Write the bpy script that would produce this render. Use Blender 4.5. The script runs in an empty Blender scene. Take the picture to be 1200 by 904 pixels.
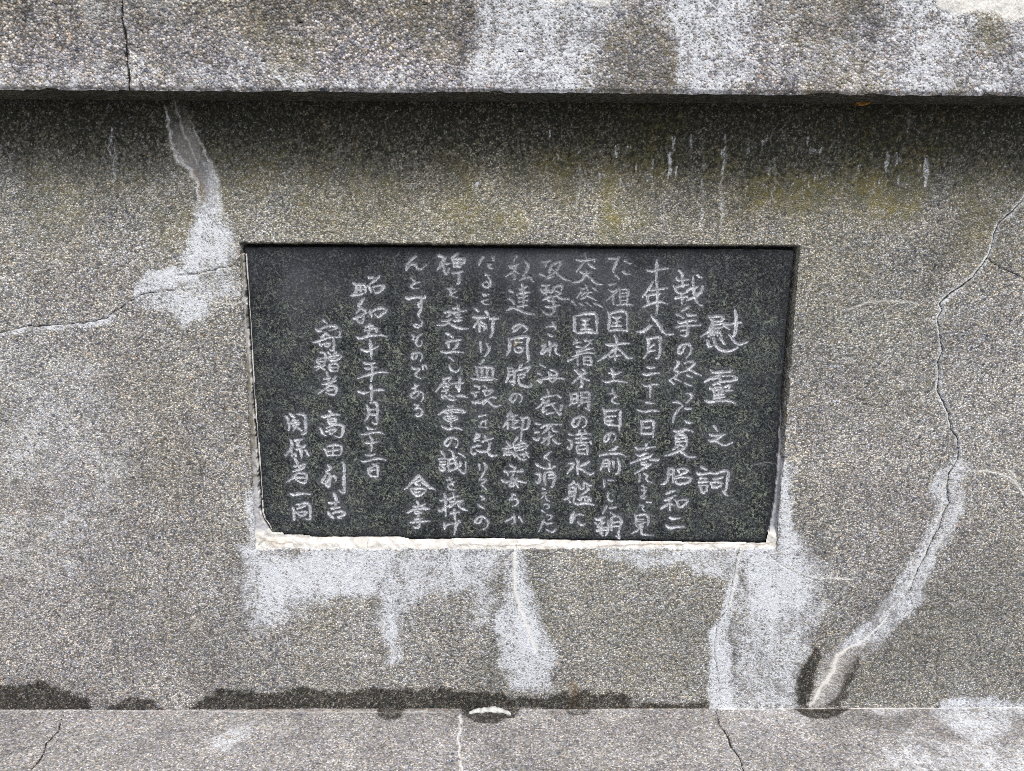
import bpy, math, random
import numpy as np
from mathutils import Matrix, Vector

S = bpy.context.scene
COL = S.collection
rad = math.radians

# ------------------------------------------------------------------ camera
CAMZ = 1.47
DIST = 1.25
cam_d = bpy.data.cameras.new("camera")
cam_d.sensor_width = 36.0
cam_d.lens = 36.0 * 873.0 / 1200.0
cam_d.clip_start = 0.02
cam_d.clip_end = 500.0
cam = bpy.data.objects.new("camera", cam_d)
COL.objects.link(cam)
CR = (Matrix.Rotation(rad(-0.58), 3, 'Z') @ Matrix.Rotation(rad(90 - 10.8), 3, 'X') @ Matrix.Rotation(rad(0.22), 3, 'Z'))
cam.matrix_world = Matrix.Translation((0, -DIST, CAMZ)) @ CR.to_4x4()
S.camera = cam

# ------------------------------------------------------------------ world, sun, exposure
SUN_EL, SUN_AZ = rad(58), rad(22)      # soft daylight from high above, a little to the right of the viewer
w = bpy.data.worlds.new("World")
S.world = w
w.use_nodes = True
nt = w.node_tree
nt.nodes.clear()
wo = nt.nodes.new('ShaderNodeOutputWorld')
bg = nt.nodes.new('ShaderNodeBackground')
sky = nt.nodes.new('ShaderNodeTexSky')
sky.sky_type = 'NISHITA'
sky.sun_disc = False
sky.sun_elevation = SUN_EL
sky.sun_rotation = rad(180) - SUN_AZ
sky.air_density = 1.0
sky.dust_density = 3.0
hs = nt.nodes.new('ShaderNodeHueSaturation')
hs.inputs['Saturation'].default_value = 0.22
nt.links.new(sky.outputs[0], hs.inputs['Color'])
nt.links.new(hs.outputs[0], bg.inputs[0])
bg.inputs[1].default_value = 0.12
nt.links.new(bg.outputs[0], wo.inputs[0])
sd = bpy.data.lights.new("sun", 'SUN')
sd.energy = 1.4
sd.angle = rad(14)
sd.color = (1.0, 0.97, 0.92)
sun = bpy.data.objects.new("sun", sd)
sdir = Vector((math.sin(SUN_AZ) * math.cos(SUN_EL), -math.cos(SUN_AZ) * math.cos(SUN_EL), math.sin(SUN_EL)))
sun.rotation_euler = sdir.to_track_quat('Z', 'Y').to_euler()
sun.location = (2, -4, 6)
COL.objects.link(sun)
S.view_settings.view_transform = 'Standard'
S.view_settings.look = 'None'
S.view_settings.exposure = 0.85
S.view_settings.gamma = 1.0
S.cycles.use_denoising = False
S.cycles.filter_width = 1.0

# ------------------------------------------------------------------ measuring: photograph point -> point on a plane of the place
RM = np.array(CR)
CP = np.array([0, -DIST, CAMZ])


def ray(px, py):
    return RM @ np.array([(px - 600) / 873.0, -(py - 452) / 873.0, -1.0])


def on_y(px, py, y=0.0):
    d = ray(px, py)
    p = CP + d * ((y - CP[1]) / d[1])
    return p[0], p[2]


def on_z(px, py, z):
    d = ray(px, py)
    p = CP + d * ((z - CP[2]) / d[2])
    return p[0], p[1]


OVER = 0.078                                  # how far the upper ledge stands out
Z_PL = on_y(600, 831)[1]                      # top of the plinth
Z_LE = on_y(600, 108.5, -OVER)[1]             # underside of the ledge
PXM = 1.25 / 873.0                            # about one photograph pixel in metres on the wall
print("plinth z", Z_PL, "ledge z", Z_LE)

rng = np.random.default_rng(7)
TAB = rng.random((8, 256, 256))


def vnoise(U, V, freq, seed=0):
    x = U * freq + seed * 13.7 + 500
    y = V * freq + seed * 7.3 + 500
    xi = np.floor(x).astype(int); yi = np.floor(y).astype(int)
    fx = x - xi; fy = y - yi
    fx = fx * fx * (3 - 2 * fx); fy = fy * fy * (3 - 2 * fy)
    T = TAB[seed % 8]
    a = T[xi & 255, yi & 255]; b = T[(xi + 1) & 255, yi & 255]
    c = T[xi & 255, (yi + 1) & 255]; d = T[(xi + 1) & 255, (yi + 1) & 255]
    return (a * (1 - fx) + b * fx) * (1 - fy) + (c * (1 - fx) + d * fx) * fy


def fbm(U, V, freq, seed=0, n=4):
    s = 0; a = 0.5; t = 0
    for k in range(n):
        s = s + a * vnoise(U, V, freq * 2 ** k, seed + k); t += a; a *= 0.5
    return s / t


def sstep(a, b, x):
    t = np.clip((x - a) / (b - a), 0, 1)
    return t * t * (3 - 2 * t)


def chaikin(pts, n=1):
    for _ in range(n):
        if len(pts) < 3:
            return pts
        q = [pts[0]]
        for a, b in zip(pts[:-1], pts[1:]):
            q.append((a[0] * .75 + b[0] * .25, a[1] * .75 + b[1] * .25))
            q.append((a[0] * .25 + b[0] * .75, a[1] * .25 + b[1] * .75))
        q.append(pts[-1])
        pts = q
    return pts


class Sheet:
    """a surface sampled on a grid: u along x, v up (or towards the viewer), h = relief in metres"""

    def __init__(s, us, vs, mapper):
        s.us, s.vs, s.map = us, vs, mapper
        s.U, s.V = np.meshgrid(us, vs)
        s.h = np.zeros_like(s.U)
        s.f = {}
        s.wu = (fbm(s.U, s.V, 90, 1, 3) - .5)
        s.wv = (fbm(s.U, s.V, 90, 5, 3) - .5)

    def field(s, n):
        if n not in s.f:
            s.f[n] = np.zeros_like(s.U)
        return s.f[n]

    def box(s, pts, m):
        p = np.array(pts)
        a, b = np.searchsorted(s.us, [p[:, 0].min() - m, p[:, 0].max() + m])
        c, d = np.searchsorted(s.vs, [p[:, 1].min() - m, p[:, 1].max() + m])
        return slice(max(c - 1, 0), d + 1), slice(max(a - 1, 0), b + 1)

    def line_d(s, pts, wd, wobble=0.0):
        """min of distance/width along a polyline in surface coordinates; returns (slices, d, t)"""
        m = max(wd) * 1.6 + abs(wobble)
        out = []
        n = len(pts)
        for i in range(n - 1):
            a, b = np.array(pts[i]), np.array(pts[i + 1])
            sl = s.box([a, b], m)
            U = s.U[sl]; V = s.V[sl]
            if U.size == 0:
                continue
            if wobble:
                U = U + s.wu[sl] * wobble * 2; V = V + s.wv[sl] * wobble * 2
            ab = b - a
            L = max((ab ** 2).sum(), 1e-12)
            t = np.clip(((U - a[0]) * ab[0] + (V - a[1]) * ab[1]) / L, 0, 1)
            d = np.hypot(U - a[0] - t * ab[0], V - a[1] - t * ab[1])
            ww = wd[i] * (1 - t) + wd[i + 1] * t
            out.append((sl, d, ww))
        return out

    def line(s, names, px, width, val=1.0, soft=0.5, wobble=0.0, dep=0.0, taper=True, smooth=1):
        """px: photograph points; width in photograph pixels (half width) or list"""
        pts = [s.map(*p) for p in px]
        if not isinstance(width, (list, tuple)):
            width = [width] * len(px)
        if smooth:
            tw = chaikin([(a, 0) for a in width], smooth)
            pts = chaikin(pts, smooth)
            width = [a[0] for a in tw]
        wd = [max(a * PXM, 1e-5) for a in width]
        if taper:
            wd[0] *= .45; wd[-1] *= .45
        for sl, d, ww in s.line_d(pts, wd, wobble * PXM):
            m = 1 - sstep(ww * (1 - soft), ww * (1 + soft * .6), d)
            for nme in names:
                f = s.field(nme)
                f[sl] = np.maximum(f[sl], m * val)
            if dep:
                s.h[sl] = np.minimum(s.h[sl], -dep * m)

    def poly_sdf(s, pts, m, warp=0.0, sl=None):
        if sl is None:
            sl = s.box(pts, m)
        U = s.U[sl]; V = s.V[sl]
        if warp:
            U = U + (fbm(U, V, 28, 2, 4) - .5) * 2 * warp
            V = V + (fbm(U, V, 28, 6, 4) - .5) * 2 * warp
        d2 = np.full(U.shape, 1e9); inside = np.zeros(U.shape, bool)
        n = len(pts)
        for i in range(n):
            a = pts[i]; b = pts[(i + 1) % n]
            ax, ay = a; bx, by = b
            abx, aby = bx - ax, by - ay
            L = max(abx * abx + aby * aby, 1e-12)
            t = np.clip(((U - ax) * abx + (V - ay) * aby) / L, 0, 1)
            d2 = np.minimum(d2, (U - ax - t * abx) ** 2 + (V - ay - t * aby) ** 2)
            if abs(by - ay) > 1e-12:
                c = ((ay > V) != (by > V)) & (U < abx * (V - ay) / (by - ay) + ax)
                inside ^= c
        d = np.sqrt(d2)
        return sl, np.where(inside, -d, d)

    def poly(s, names, px, soft=8, val=1.0, warp=6, mode='max'):
        pts = [s.map(*p) for p in px]
        sl, d = s.poly_sdf(pts, (soft + warp) * PXM * 1.5, warp * PXM * 2)
        m = 1 - sstep(-soft * PXM, soft * PXM, d)
        for nme in names:
            f = s.field(nme)
            if mode == 'max':
                f[sl] = np.maximum(f[sl], m * val)
            elif mode == 'add':
                f[sl] = f[sl] + m * val
            else:
                f[sl] = f[sl] * (1 - m * val)

    def normals(s, P):
        du = np.gradient(P, axis=1); dv = np.gradient(P, axis=0)
        n = np.cross(du, dv)
        n /= np.maximum(np.linalg.norm(n, axis=2, keepdims=True), 1e-12)
        return n


def grid_object(name, P, keep, attrs, mat, parent, loc, N=None, flip=False):
    """mesh from the kept cells of a grid of points P (rows, cols, 3)"""
    r, c = keep.shape
    idx = np.arange((r + 1) * (c + 1)).reshape(r + 1, c + 1)
    q = np.stack([idx[:-1, :-1], idx[:-1, 1:], idx[1:, 1:], idx[1:, :-1]], -1)[keep]
    if flip:
        q = q[:, ::-1]
    u, inv = np.unique(q.ravel(), return_inverse=True)
    nf = len(q)
    me = bpy.data.meshes.new(name)
    me.vertices.add(len(u))
    me.vertices.foreach_set('co', (P.reshape(-1, 3)[u] - np.array(loc)).astype(np.float32).ravel())
    me.loops.add(nf * 4)
    me.loops.foreach_set('vertex_index', inv.astype(np.int32).ravel())
    me.polygons.add(nf)
    me.polygons.foreach_set('loop_start', np.arange(nf, dtype=np.int32) * 4)
    me.polygons.foreach_set('use_smooth', np.ones(nf, bool))
    me.update(calc_edges=True)
    for an, arrs in attrs.items():
        a = me.attributes.new(an, 'FLOAT_COLOR', 'POINT')
        v = np.stack([np.asarray(x).reshape(-1)[u] for x in arrs], -1).astype(np.float32)
        a.data.foreach_set('color', v.ravel())
    if N is not None:
        n = N.reshape(-1, 3)[u]
        if flip:
            n = -n
        me.normals_split_custom_set_from_vertices(n.tolist())
    me.materials.append(mat)
    o = bpy.data.objects.new(name, me)
    COL.objects.link(o)
    if parent is not None:
        o.parent = parent
    return o


def mesh_object(name, verts, faces, mat, parent=None, loc=(0, 0, 0), smooth=False):
    me = bpy.data.meshes.new(name)
    me.from_pydata([tuple(np.array(v) - np.array(loc)) for v in verts], [], faces)
    if smooth:
        me.polygons.foreach_set('use_smooth', np.ones(len(faces), bool))
    me.materials.append(mat)
    o = bpy.data.objects.new(name, me)
    COL.objects.link(o)
    if parent is not None:
        o.parent = parent
    return o


def thing(name, label, cat, loc):
    o = bpy.data.objects.new(name, None)
    o.empty_display_size = .1
    COL.objects.link(o)
    o.location = loc
    o['label'] = label
    o['category'] = cat
    return o


# ------------------------------------------------------------------ materials
class G:
    def __init__(s, name):
        s.m = bpy.data.materials.new(name)
        s.m.use_nodes = True
        s.t = s.m.node_tree
        s.t.nodes.clear()
        s.out = s.n('ShaderNodeOutputMaterial')
        s.b = s.n('ShaderNodeBsdfPrincipled')
        s.l(s.b.outputs[0], s.out.inputs[0])
        s.co = s.n('ShaderNodeTexCoord').outputs['Object']

    def n(s, t, **k):
        nd = s.t.nodes.new(t)
        for a, v in k.items():
            setattr(nd, a, v)
        return nd

    def l(s, a, b):
        s.t.links.new(a, b)

    def put(s, sock, v):
        if v is None:
            return
        if hasattr(v, 'links') or isinstance(v, bpy.types.NodeSocket):
            s.l(v, sock)
        else:
            if isinstance(v, tuple) and len(v) == 3 and len(sock.default_value) == 4:
                v = v + (1,)
            sock.default_value = v

    def math(s, op, a, b=None, c=None, clamp=False):
        nd = s.n('ShaderNodeMath', operation=op, use_clamp=clamp)
        s.put(nd.inputs[0], a); s.put(nd.inputs[1], b); s.put(nd.inputs[2], c)
        return nd.outputs[0]

    def mix(s, f, a, b, mode='MIX'):
        nd = s.n('ShaderNodeMix', data_type='RGBA', blend_type=mode, clamp_factor=True)
        s.put(nd.inputs[0], f); s.put(nd.inputs[6], a); s.put(nd.inputs[7], b)
        return nd.outputs[2]

    def rng(s, v, a, b, c=0.0, d=1.0, smooth=True):
        nd = s.n('ShaderNodeMapRange', interpolation_type='SMOOTHSTEP' if smooth else 'LINEAR')
        s.put(nd.inputs[0], v)
        for i, x in zip((1, 2, 3, 4), (a, b, c, d)):
            s.put(nd.inputs[i], x)
        return nd.outputs[0]

    def noise(s, scale, detail=3, rough=.55, dist=0.0, co=None):
        nd = s.n('ShaderNodeTexNoise')
        s.l(co or s.co, nd.inputs['Vector'])
        nd.inputs['Scale'].default_value = scale
        nd.inputs['Detail'].default_value = detail
        nd.inputs['Roughness'].default_value = rough
        nd.inputs['Distortion'].default_value = dist
        return nd.outputs[0]

    def voro(s, scale, co=None, rnd=1.0):
        nd = s.n('ShaderNodeTexVoronoi')
        s.l(co or s.co, nd.inputs['Vector'])
        nd.inputs['Scale'].default_value = scale
        nd.inputs['Randomness'].default_value = rnd
        sp = s.n('ShaderNodeSeparateColor')
        s.l(nd.outputs['Color'], sp.inputs[0])
        return nd.outputs['Distance'], sp.outputs[0], sp.outputs[1], sp.outputs[2]

    def ramp(s, v, stops):
        nd = s.n('ShaderNodeValToRGB')
        s.l(v, nd.inputs[0])
        e = nd.color_ramp.elements
        while len(e) > 1:
            e.remove(e[-1])
        e[0].position = stops[0][0]; e[0].color = tuple(stops[0][1]) + (1,)
        for p, c in stops[1:]:
            x = e.new(p); x.color = tuple(c) + (1,)
        return nd.outputs[0]

    def attr(s, name):
        nd = s.n('ShaderNodeAttribute', attribute_name=name)
        sp = s.n('ShaderNodeSeparateColor')
        s.l(nd.outputs['Color'], sp.inputs[0])
        return sp.outputs[0], sp.outputs[1], sp.outputs[2], nd.outputs['Alpha']

    def mapped(s, scale, rot=(0, 0, 0)):
        nd = s.n('ShaderNodeMapping')
        s.l(s.co, nd.inputs[0])
        nd.inputs['Scale'].default_value = scale
        nd.inputs['Rotation'].default_value = rot
        return nd.outputs[0]


def aggregate_concrete(name, grain, tint=(1, 1, 1), gain=1.0, big=.10, dirt=.045, relief=.0016, masks=True, contrast=1.0):
    g = G(name)
    # distorted lookup so that grains are not perfect cells
    d1, r1, g1, b1 = g.voro(1 / grain)
    d0, r0, g0, b0 = g.voro(1 / (grain * .55))
    d2, r2, g2, b2 = g.voro(1 / (grain * 2.3))
    k = contrast
    val = g.ramp(r1, [(0, (.030, .032, .037)), (.16, (.085, .088, .095)), (.38, (.19, .19, .19)),
                      (.62, (.33, .325, .315)), (.84, (.50, .49, .475)), (1, (.80, .79, .77))])
    val0 = g.ramp(r0, [(0, (.03, .03, .033)), (.35, (.13, .13, .13)), (.7, (.33, .325, .31)), (1, (.7, .7, .68))])
    col = g.mix(.34, val, val0)
    hue = g.ramp(g1, [(0, (.87, .94, 1.13)), (.42, (1, 1, 1)), (.80, (1.03, 1.0, .91)), (.95, (1.08, .99, .80)), (1, (1.14, .95, .82))])
    col = g.mix(1.0, col, hue, 'MULTIPLY')
    # cement and dirt between the grains
    gap = g.rng(d1, .42, .72)
    col = g.mix(g.math('MULTIPLY', gap, .60), col, (dirt, dirt * .97, dirt * .88))
    # now and then a larger pebble
    pm = g.math('MULTIPLY', g.rng(r2, 1 - big, 1 - big + .01), g.rng(d2, .46, .40))
    pc = g.ramp(g2, [(0, (.05, .06, .085)), (.5, (.10, .11, .14)), (.62, (.16, .15, .13)), (.8, (.30, .26, .2)), (.94, (.40, .31, .25)), (1, (.6, .58, .54))])
    col = g.mix(pm, col, pc)
    # broad unevenness
    n1 = g.noise(2.2, 4); n2 = g.noise(14, 5, .6); n3 = g.noise(60, 3)
    tone = g.math('ADD', g.math('ADD', g.rng(n1, .3, .7, .88, 1.1), g.rng(n2, .3, .7, -.13, .13)), g.rng(n3, .3, .7, -.09, .09))
    cm = g.n('ShaderNodeCombineColor')
    for i in range(3):
        g.l(g.math('MULTIPLY', tone, gain * tint[i]), cm.inputs[i])
    col = g.mix(1.0, col, cm.outputs[0], 'MULTIPLY')
    rough = .88
    hgt = g.math('ADD', g.math('MULTIPLY', g.rng(d1, .15, .75, 1, 0), .7), g.math('MULTIPLY', g.rng(d0, .1, .7, 1, 0), .3))
    hgt = g.math('ADD', hgt, g.math('MULTIPLY', pm, .8))
    if masks:
        eff, damp, moss, grime_shade = g.attr('m1')
        crust, crack, rust, smooth = g.attr('m2')
        fine = g.noise(420, 2, .6)
        tan, mauve, _a, _b = g.attr('m3')
        col = g.mix(g.math('MULTIPLY', tan, g.rng(n2, .3, .7, .5, 1.1)), col, g.mix(1.0, col, (1.04, 1.0, .86), 'MULTIPLY'))
        col = g.mix(g.math('MULTIPLY', mauve, g.rng(n2, .3, .7, 1.1, .5)), col, g.mix(1.0, col, (1.01, .975, 1.045), 'MULTIPLY'))
        run = g.noise(1.0, 4, .6, .3, co=g.mapped((46, 46, 7)))
        mn = g.noise(75, 5, .7)
        mf = g.math('MULTIPLY', moss, g.rng(mn, .36, .62, .25, 1.0))
        lich = g.mix(g.rng(g.noise(22, 3), .4, .6), (.15, .145, .075), (.24, .205, .065))
        crev = g.rng(g.math('ADD', g.math('MULTIPLY', d1, .6), g.math('MULTIPLY', fine, .6)), .38, .62, .35, 1)
        col = g.mix(g.math('MULTIPLY', g.math('MULTIPLY', mf, crev), .8), col, lich)
        gn = g.math('MULTIPLY', grime_shade, g.rng(g.noise(120, 3), .3, .7, .72, 1.1))
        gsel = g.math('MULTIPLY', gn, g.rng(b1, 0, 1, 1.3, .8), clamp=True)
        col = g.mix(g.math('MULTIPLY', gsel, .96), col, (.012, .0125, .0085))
        # smooth lime film
        sm = g.math('MULTIPLY', smooth, g.rng(fine, .3, .7, .45, .95))
        col = g.mix(sm, col, g.mix(n3, (.17, .17, .185), (.26, .26, .28)))
        # white efflorescence: fills the gaps, darker grains still show through
        wash = g.math('MULTIPLY', eff, g.math('MULTIPLY', g.rng(run, .32, .66, .35, 1.15), g.rng(fine, .3, .7, .75, 1.1)))
        col = g.mix(g.math('MULTIPLY', wash, .50), col, (.60, .625, .68))
        e = g.math('MULTIPLY', eff, g.rng(run, .32, .66, .72, 1.05))
        e = g.math('ADD', e, g.rng(n2, .3, .7, -.22, .22))
        e = g.math('ADD', e, g.rng(n3, .3, .7, -.18, .18))
        e = g.math('SUBTRACT', e, g.math('MULTIPLY', g.math('MULTIPLY', g.rng(r2, .72, .74), g.rng(d2, .42, .34)), .75))
        e = g.math('ADD', e, g.rng(fine, .3, .7, -.22, .22))
        thr = g.math('MULTIPLY', g.math('POWER', b1, 1.3), g.rng(d1, .05, .6, 1.35, .55))
        ef = g.rng(g.math('SUBTRACT', e, thr), -.25, .45)
        ef = g.math('MULTIPLY', ef, g.rng(eff, .02, .12))
        wht = g.mix(g.rng(g.noise(170, 4), .3, .7), (.52, .545, .59), (.76, .79, .84))
        col = g.mix(g.math('MULTIPLY', ef, .72), col, wht)
        dot = g.math('MULTIPLY', g.math('MULTIPLY', g.rng(r0, .80, .86), g.rng(d0, .55, .35)), g.rng(eff, .2, .6))
        col = g.mix(g.math('MULTIPLY', dot, .72), col, (.07, .075, .095))
        # rust and brown
        col = g.mix(g.math('MULTIPLY', rust, g.rng(mn, .35, .6, .3, .8)), col, (.22, .13, .055))
        # lime crust
        cr = g.math('MULTIPLY', crust, g.rng(fine, .25, .55, .55, 1))
        col = g.mix(cr, col, g.mix(g.noise(90, 4), (.52, .50, .45), (.88, .87, .85)))
        # damp stone
        dm = g.math('MULTIPLY', g.rng(g.math('ADD', g.math('ADD', damp, g.rng(fine, .3, .7, -.2, .2)), g.rng(n3, .3, .7, -.22, .14)), .2, .85), 1.0)
        dk = g.n('ShaderNodeCombineColor')
        dv = g.rng(b1, .35, 1, .11, .44)
        for i_, t_ in enumerate((1.0, .97, .88)):
            g.l(g.math('MULTIPLY', dv, t_), dk.inputs[i_])
        col = g.mix(dm, col, g.mix(1.0, col, dk.outputs[0], 'MULTIPLY'))
        ckf = g.rng(g.math('ADD', crack, g.rng(fine, .3, .7, -.25, .2)), .3, .75)
        col = g.mix(ckf, col, (.018, .017, .016))
        g.l(g.math('SUBTRACT', .9, g.math('MULTIPLY', dm, .38)), g.b.inputs['Roughness'])
        flat = g.math('MAXIMUM', g.math('MAXIMUM', g.math('MULTIPLY', ef, .62), crust), g.math('MULTIPLY', smooth, .8))
        hgt = g.math('MULTIPLY', hgt, g.math('SUBTRACT', 1.0, flat))
        hgt = g.math('ADD', hgt, g.math('MULTIPLY', fine, .35))
    else:
        g.b.inputs['Roughness'].default_value = .9
    bp = g.n('ShaderNodeBump')
    bp.inputs['Strength'].default_value = 1.0
    bp.inputs['Distance'].default_value = relief
    g.l(hgt, bp.inputs['Height'])
    g.l(bp.outputs[0], g.b.inputs['Normal'])
    g.l(col, g.b.inputs['Base Color'])
    g.b.inputs['Specular IOR Level'].default_value = .3
    return g.m


M_WALL = aggregate_concrete("washed_aggregate_wall", .0026, tint=(1.0, .992, .962), gain=1.30, big=.035, relief=.0012)
M_LEDGE = aggregate_concrete("washed_aggregate_ledge", .0036, tint=(1.01, .985, 1.0), gain=1.15, big=.06, relief=.0017)
M_PLINTH = aggregate_concrete("fine_aggregate_plinth", .0027, tint=(1.0, .985, .99), gain=1.16, big=.02, relief=.0005, dirt=.17)
M_PLAIN = aggregate_concrete("plain_aggregate", .005, masks=False)


def granite_material():
    g = G("black_granite")
    carve, halo, edge, tone = g.attr('m1')
    lich, vein, fleck, bright = g.attr('m2')
    fine = g.noise(300, 2, .75)
    def ridge(scale, dist, wdt, seed):
        mp = g.n('ShaderNodeMapping')
        g.l(g.co, mp.inputs[0])
        mp.inputs['Location'].default_value = (seed, seed * 2.3, seed * .7)
        mp.inputs['Rotation'].default_value = (0, seed, 0)
        n = g.noise(scale, 2, .5, dist, co=mp.outputs[0])
        wdt = wdt * 1.45
        return g.rng(g.math('ABSOLUTE', g.math('SUBTRACT', n, .5)), wdt, wdt * .25)
    ra = ridge(66, 1.6, .022, 1.7); rb = ridge(92, 2.0, .026, 4.1); rc = ridge(52, 2.4, .018, 7.9)
    fib = g.math('MAXIMUM', ra, g.math('MULTIPLY', rb, .85))
    fib2 = g.math('MAXIMUM', rc, rb)
    d, r, gg, b = g.voro(420)
    base = g.mix(g.rng(fine, .35, .65), (.0015, .002, .003), (.016, .018, .024))
    base = g.mix(g.rng(r, .86, .93, 0, .8), base, (.085, .092, .10))
    base = g.mix(g.math('MULTIPLY', g.math('MULTIPLY', g.math('MULTIPLY', fib2, g.rng(fine, .35, .6, .35, 1)), .65), g.rng(g.noise(28, 3), .4, .6, .3, 1)), base, (.085, .092, .105))
    # lichen threads
    lf = g.math('MULTIPLY', fib, g.rng(fine, .36, .56, .35, 1))
    ln = g.rng(g.noise(30, 5, .7), .36, .62, .30, 1.0)
    lf = g.math('MULTIPLY', g.math('MULTIPLY', lf, ln), lich)
    lc = g.mix(g.rng(g.noise(30, 3), .35, .65), (.155, .19, .165), (.185, .21, .155))
    lc = g.mix(g.rng(g.noise(260, 2), .5, .72), lc, (.27, .285, .26))
    col = g.mix(lf, base, lc)
    cl = g.math('MULTIPLY', g.rng(g.noise(9, 5, .65), .42, .68), g.rng(fine, .3, .65, .35, 1.0))
    col = g.mix(g.math('MULTIPLY', g.math('ADD', g.math('MULTIPLY', cl, .5), fleck), .42), col, (.115, .12, .14))
    # polished, dustier stone round the cut strokes
    hz = g.mix(g.rng(fine, .3, .7), (.025, .028, .038), (.15, .158, .185))
    col = g.mix(g.math('MULTIPLY', halo, .62), col, hz)
    # cut strokes
    cc = g.mix(g.rng(g.noise(500, 3, .7), .32, .66), (.17, .178, .198), (.78, .80, .84))
    col = g.mix(g.math('MULTIPLY', g.rng(g.math('ADD', carve, g.rng(fine, .3, .7, -.42, .2)), .10, .7), g.math('MULTIPLY', g.rng(bright, 0.2, 1, 0.25, 1.0), g.rng(g.noise(75, 3, .6), .36, .58, .55, 1.0))), col, cc)
    col = g.mix(g.math('MULTIPLY', vein, g.rng(fine, .35, .6, .2, .8)), col, (.36, .37, .36))
    col = g.mix(g.math('MULTIPLY', edge, .75), col, (.012, .014, .019))
    ot = g.rng(tone, 0, 1, 0, 1)
    col = g.mix(ot, col, (.45, .33, .16))
    g.l(col, g.b.inputs['Base Color'])
    g.l(g.rng(fine, .3, .7, .42, .7), g.b.inputs['Roughness'])
    g.b.inputs['Specular IOR Level'].default_value = .18
    bp = g.n('ShaderNodeBump')
    bp.inputs['Distance'].default_value = .0006
    bp.inputs['Strength'].default_value = .8
    g.l(g.math('ADD', fib, lf), bp.inputs['Height'])
    g.l(bp.outputs[0], g.b.inputs['Normal'])
    return g.m


def mortar_material():
    g = G("lime_mortar")
    cream, mossy, ck, lil = g.attr('m1')
    n = g.noise(55, 5, .6); f = g.noise(300, 4, .65)
    st = g.noise(1.0, 5, .6, .6, co=g.mapped((22, 60, 150)))
    col = g.mix(g.rng(n, .35, .65), (.55, .53, .495), (.76, .75, .73))
    col = g.mix(g.rng(st, .52, .68, 0, .4), col, (.50, .40, .30))
    grey = g.mix(f, (.22, .225, .26), (.42, .425, .47))
    col = g.mix(lil, col, grey)
    oliv = g.mix(f, (.07, .065, .035), (.24, .22, .15))
    col = g.mix(g.math('MULTIPLY', mossy, g.rng(n, .3, .6, .6, 1)), col, oliv)
    col = g.mix(g.math('MULTIPLY', ck, g.rng(f, .3, .6, .4, 1)), col, (.16, .11, .07))
    col = g.mix(g.rng(f, .62, .75, 0, .5), col, (.2, .19, .18))
    g.l(col, g.b.inputs['Base Color'])
    g.b.inputs['Roughness'].default_value = .85
    bp = g.n('ShaderNodeBump')
    bp.inputs['Distance'].default_value = .0015
    g.l(g.math('ADD', n, g.math('MULTIPLY', f, .5)), bp.inputs['Height'])
    g.l(bp.outputs[0], g.b.inputs['Normal'])
    return g.m


def simple(name, a, b, scale, rough=.8, bump=.0006):
    g = G(name)
    n = g.noise(scale, 4)
    g.l(g.mix(g.rng(n, .3, .7), a, b), g.b.inputs['Base Color'])
    g.b.inputs['Roughness'].default_value = rough
    bp = g.n('ShaderNodeBump')
    bp.inputs['Distance'].default_value = bump
    g.l(n, bp.inputs['Height'])
    g.l(bp.outputs[0], g.b.inputs['Normal'])
    return g.m


M_GRAN = granite_material()
M_MORT = mortar_material()
M_CALC = simple("white_calcite", (.36, .36, .345), (.58, .58, .565), 120, .6)
M_LEAF = simple("dry_leaf", (.22, .08, .015), (.50, .27, .05), 300, .7)
M_GROUND = aggregate_concrete("pale_gravel_ground", .012, masks=False, relief=.003)


def coords(a, b, step, lo, hi, coarse):
    mid = np.arange(a, b + step * .5, step)
    left = np.linspace(lo, a, coarse + 1)[:-1] if lo < a else np.array([])
    right = np.linspace(b, hi, coarse + 1)[1:] if hi > b else np.array([])
    m = mid[(mid > a - 1e-9) & (mid < b - 1e-6)]
    return np.concatenate([left, m, [b], right])


# ------------------------------------------------------------------ the wall
XL, XR = -.90, .93
EXT = 2.4
MON = (0.0, 0.0, 0.0)
Z0 = 0.0
PLH = Z_PL
mon = thing("concrete_monument", "grey washed aggregate concrete monument wall with ledge above and plinth below, cracked and streaked white", "monument", (0, 0, 0))

W = Sheet(coords(XL, XR, .0018, -EXT, EXT, 24), coords(Z_PL - .01, Z_LE + .02, .0018, Z_PL - .01, Z_LE + .02, 1), lambda x, y: on_y(x, y, 0.0))
U, V = W.U, W.V
for nme in ('eff', 'damp', 'moss', 'grime_shade', 'crust', 'crack', 'rust', 'smooth'):
    W.field(nme)
W.cid = np.zeros(U.shape, np.int32)

# growth and dirt with painted shade under the ledge, hanging down unevenly
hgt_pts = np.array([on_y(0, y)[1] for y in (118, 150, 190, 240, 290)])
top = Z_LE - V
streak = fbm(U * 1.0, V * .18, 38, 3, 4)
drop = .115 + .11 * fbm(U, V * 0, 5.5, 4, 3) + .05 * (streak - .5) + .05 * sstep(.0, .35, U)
W.f['grime_shade'][:] = 1.0 * (1 - sstep(.15, 1.15, top / np.maximum(drop, .02)))
W.f['grime_shade'][:] = np.maximum(W.f['grime_shade'], .36 * sstep(.42, .62, fbm(U, V * .35, 9, 2, 4)) * (1 - sstep(.1, .26, top)))
mo = sstep(.34, .68, fbm(U, V * .6, 15, 6, 5))
W.f['moss'][:] = mo * (1 - sstep(.16, .34, top)) * (.42 + .70 * sstep(-.15, .15, U) * (1 - sstep(.62, .85, U))) + .20 * mo * (1 - sstep(.1, .3, top))
W.f['moss'][:] += .16 * sstep(.5, .66, fbm(U, V, 8, 1, 4))
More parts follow.
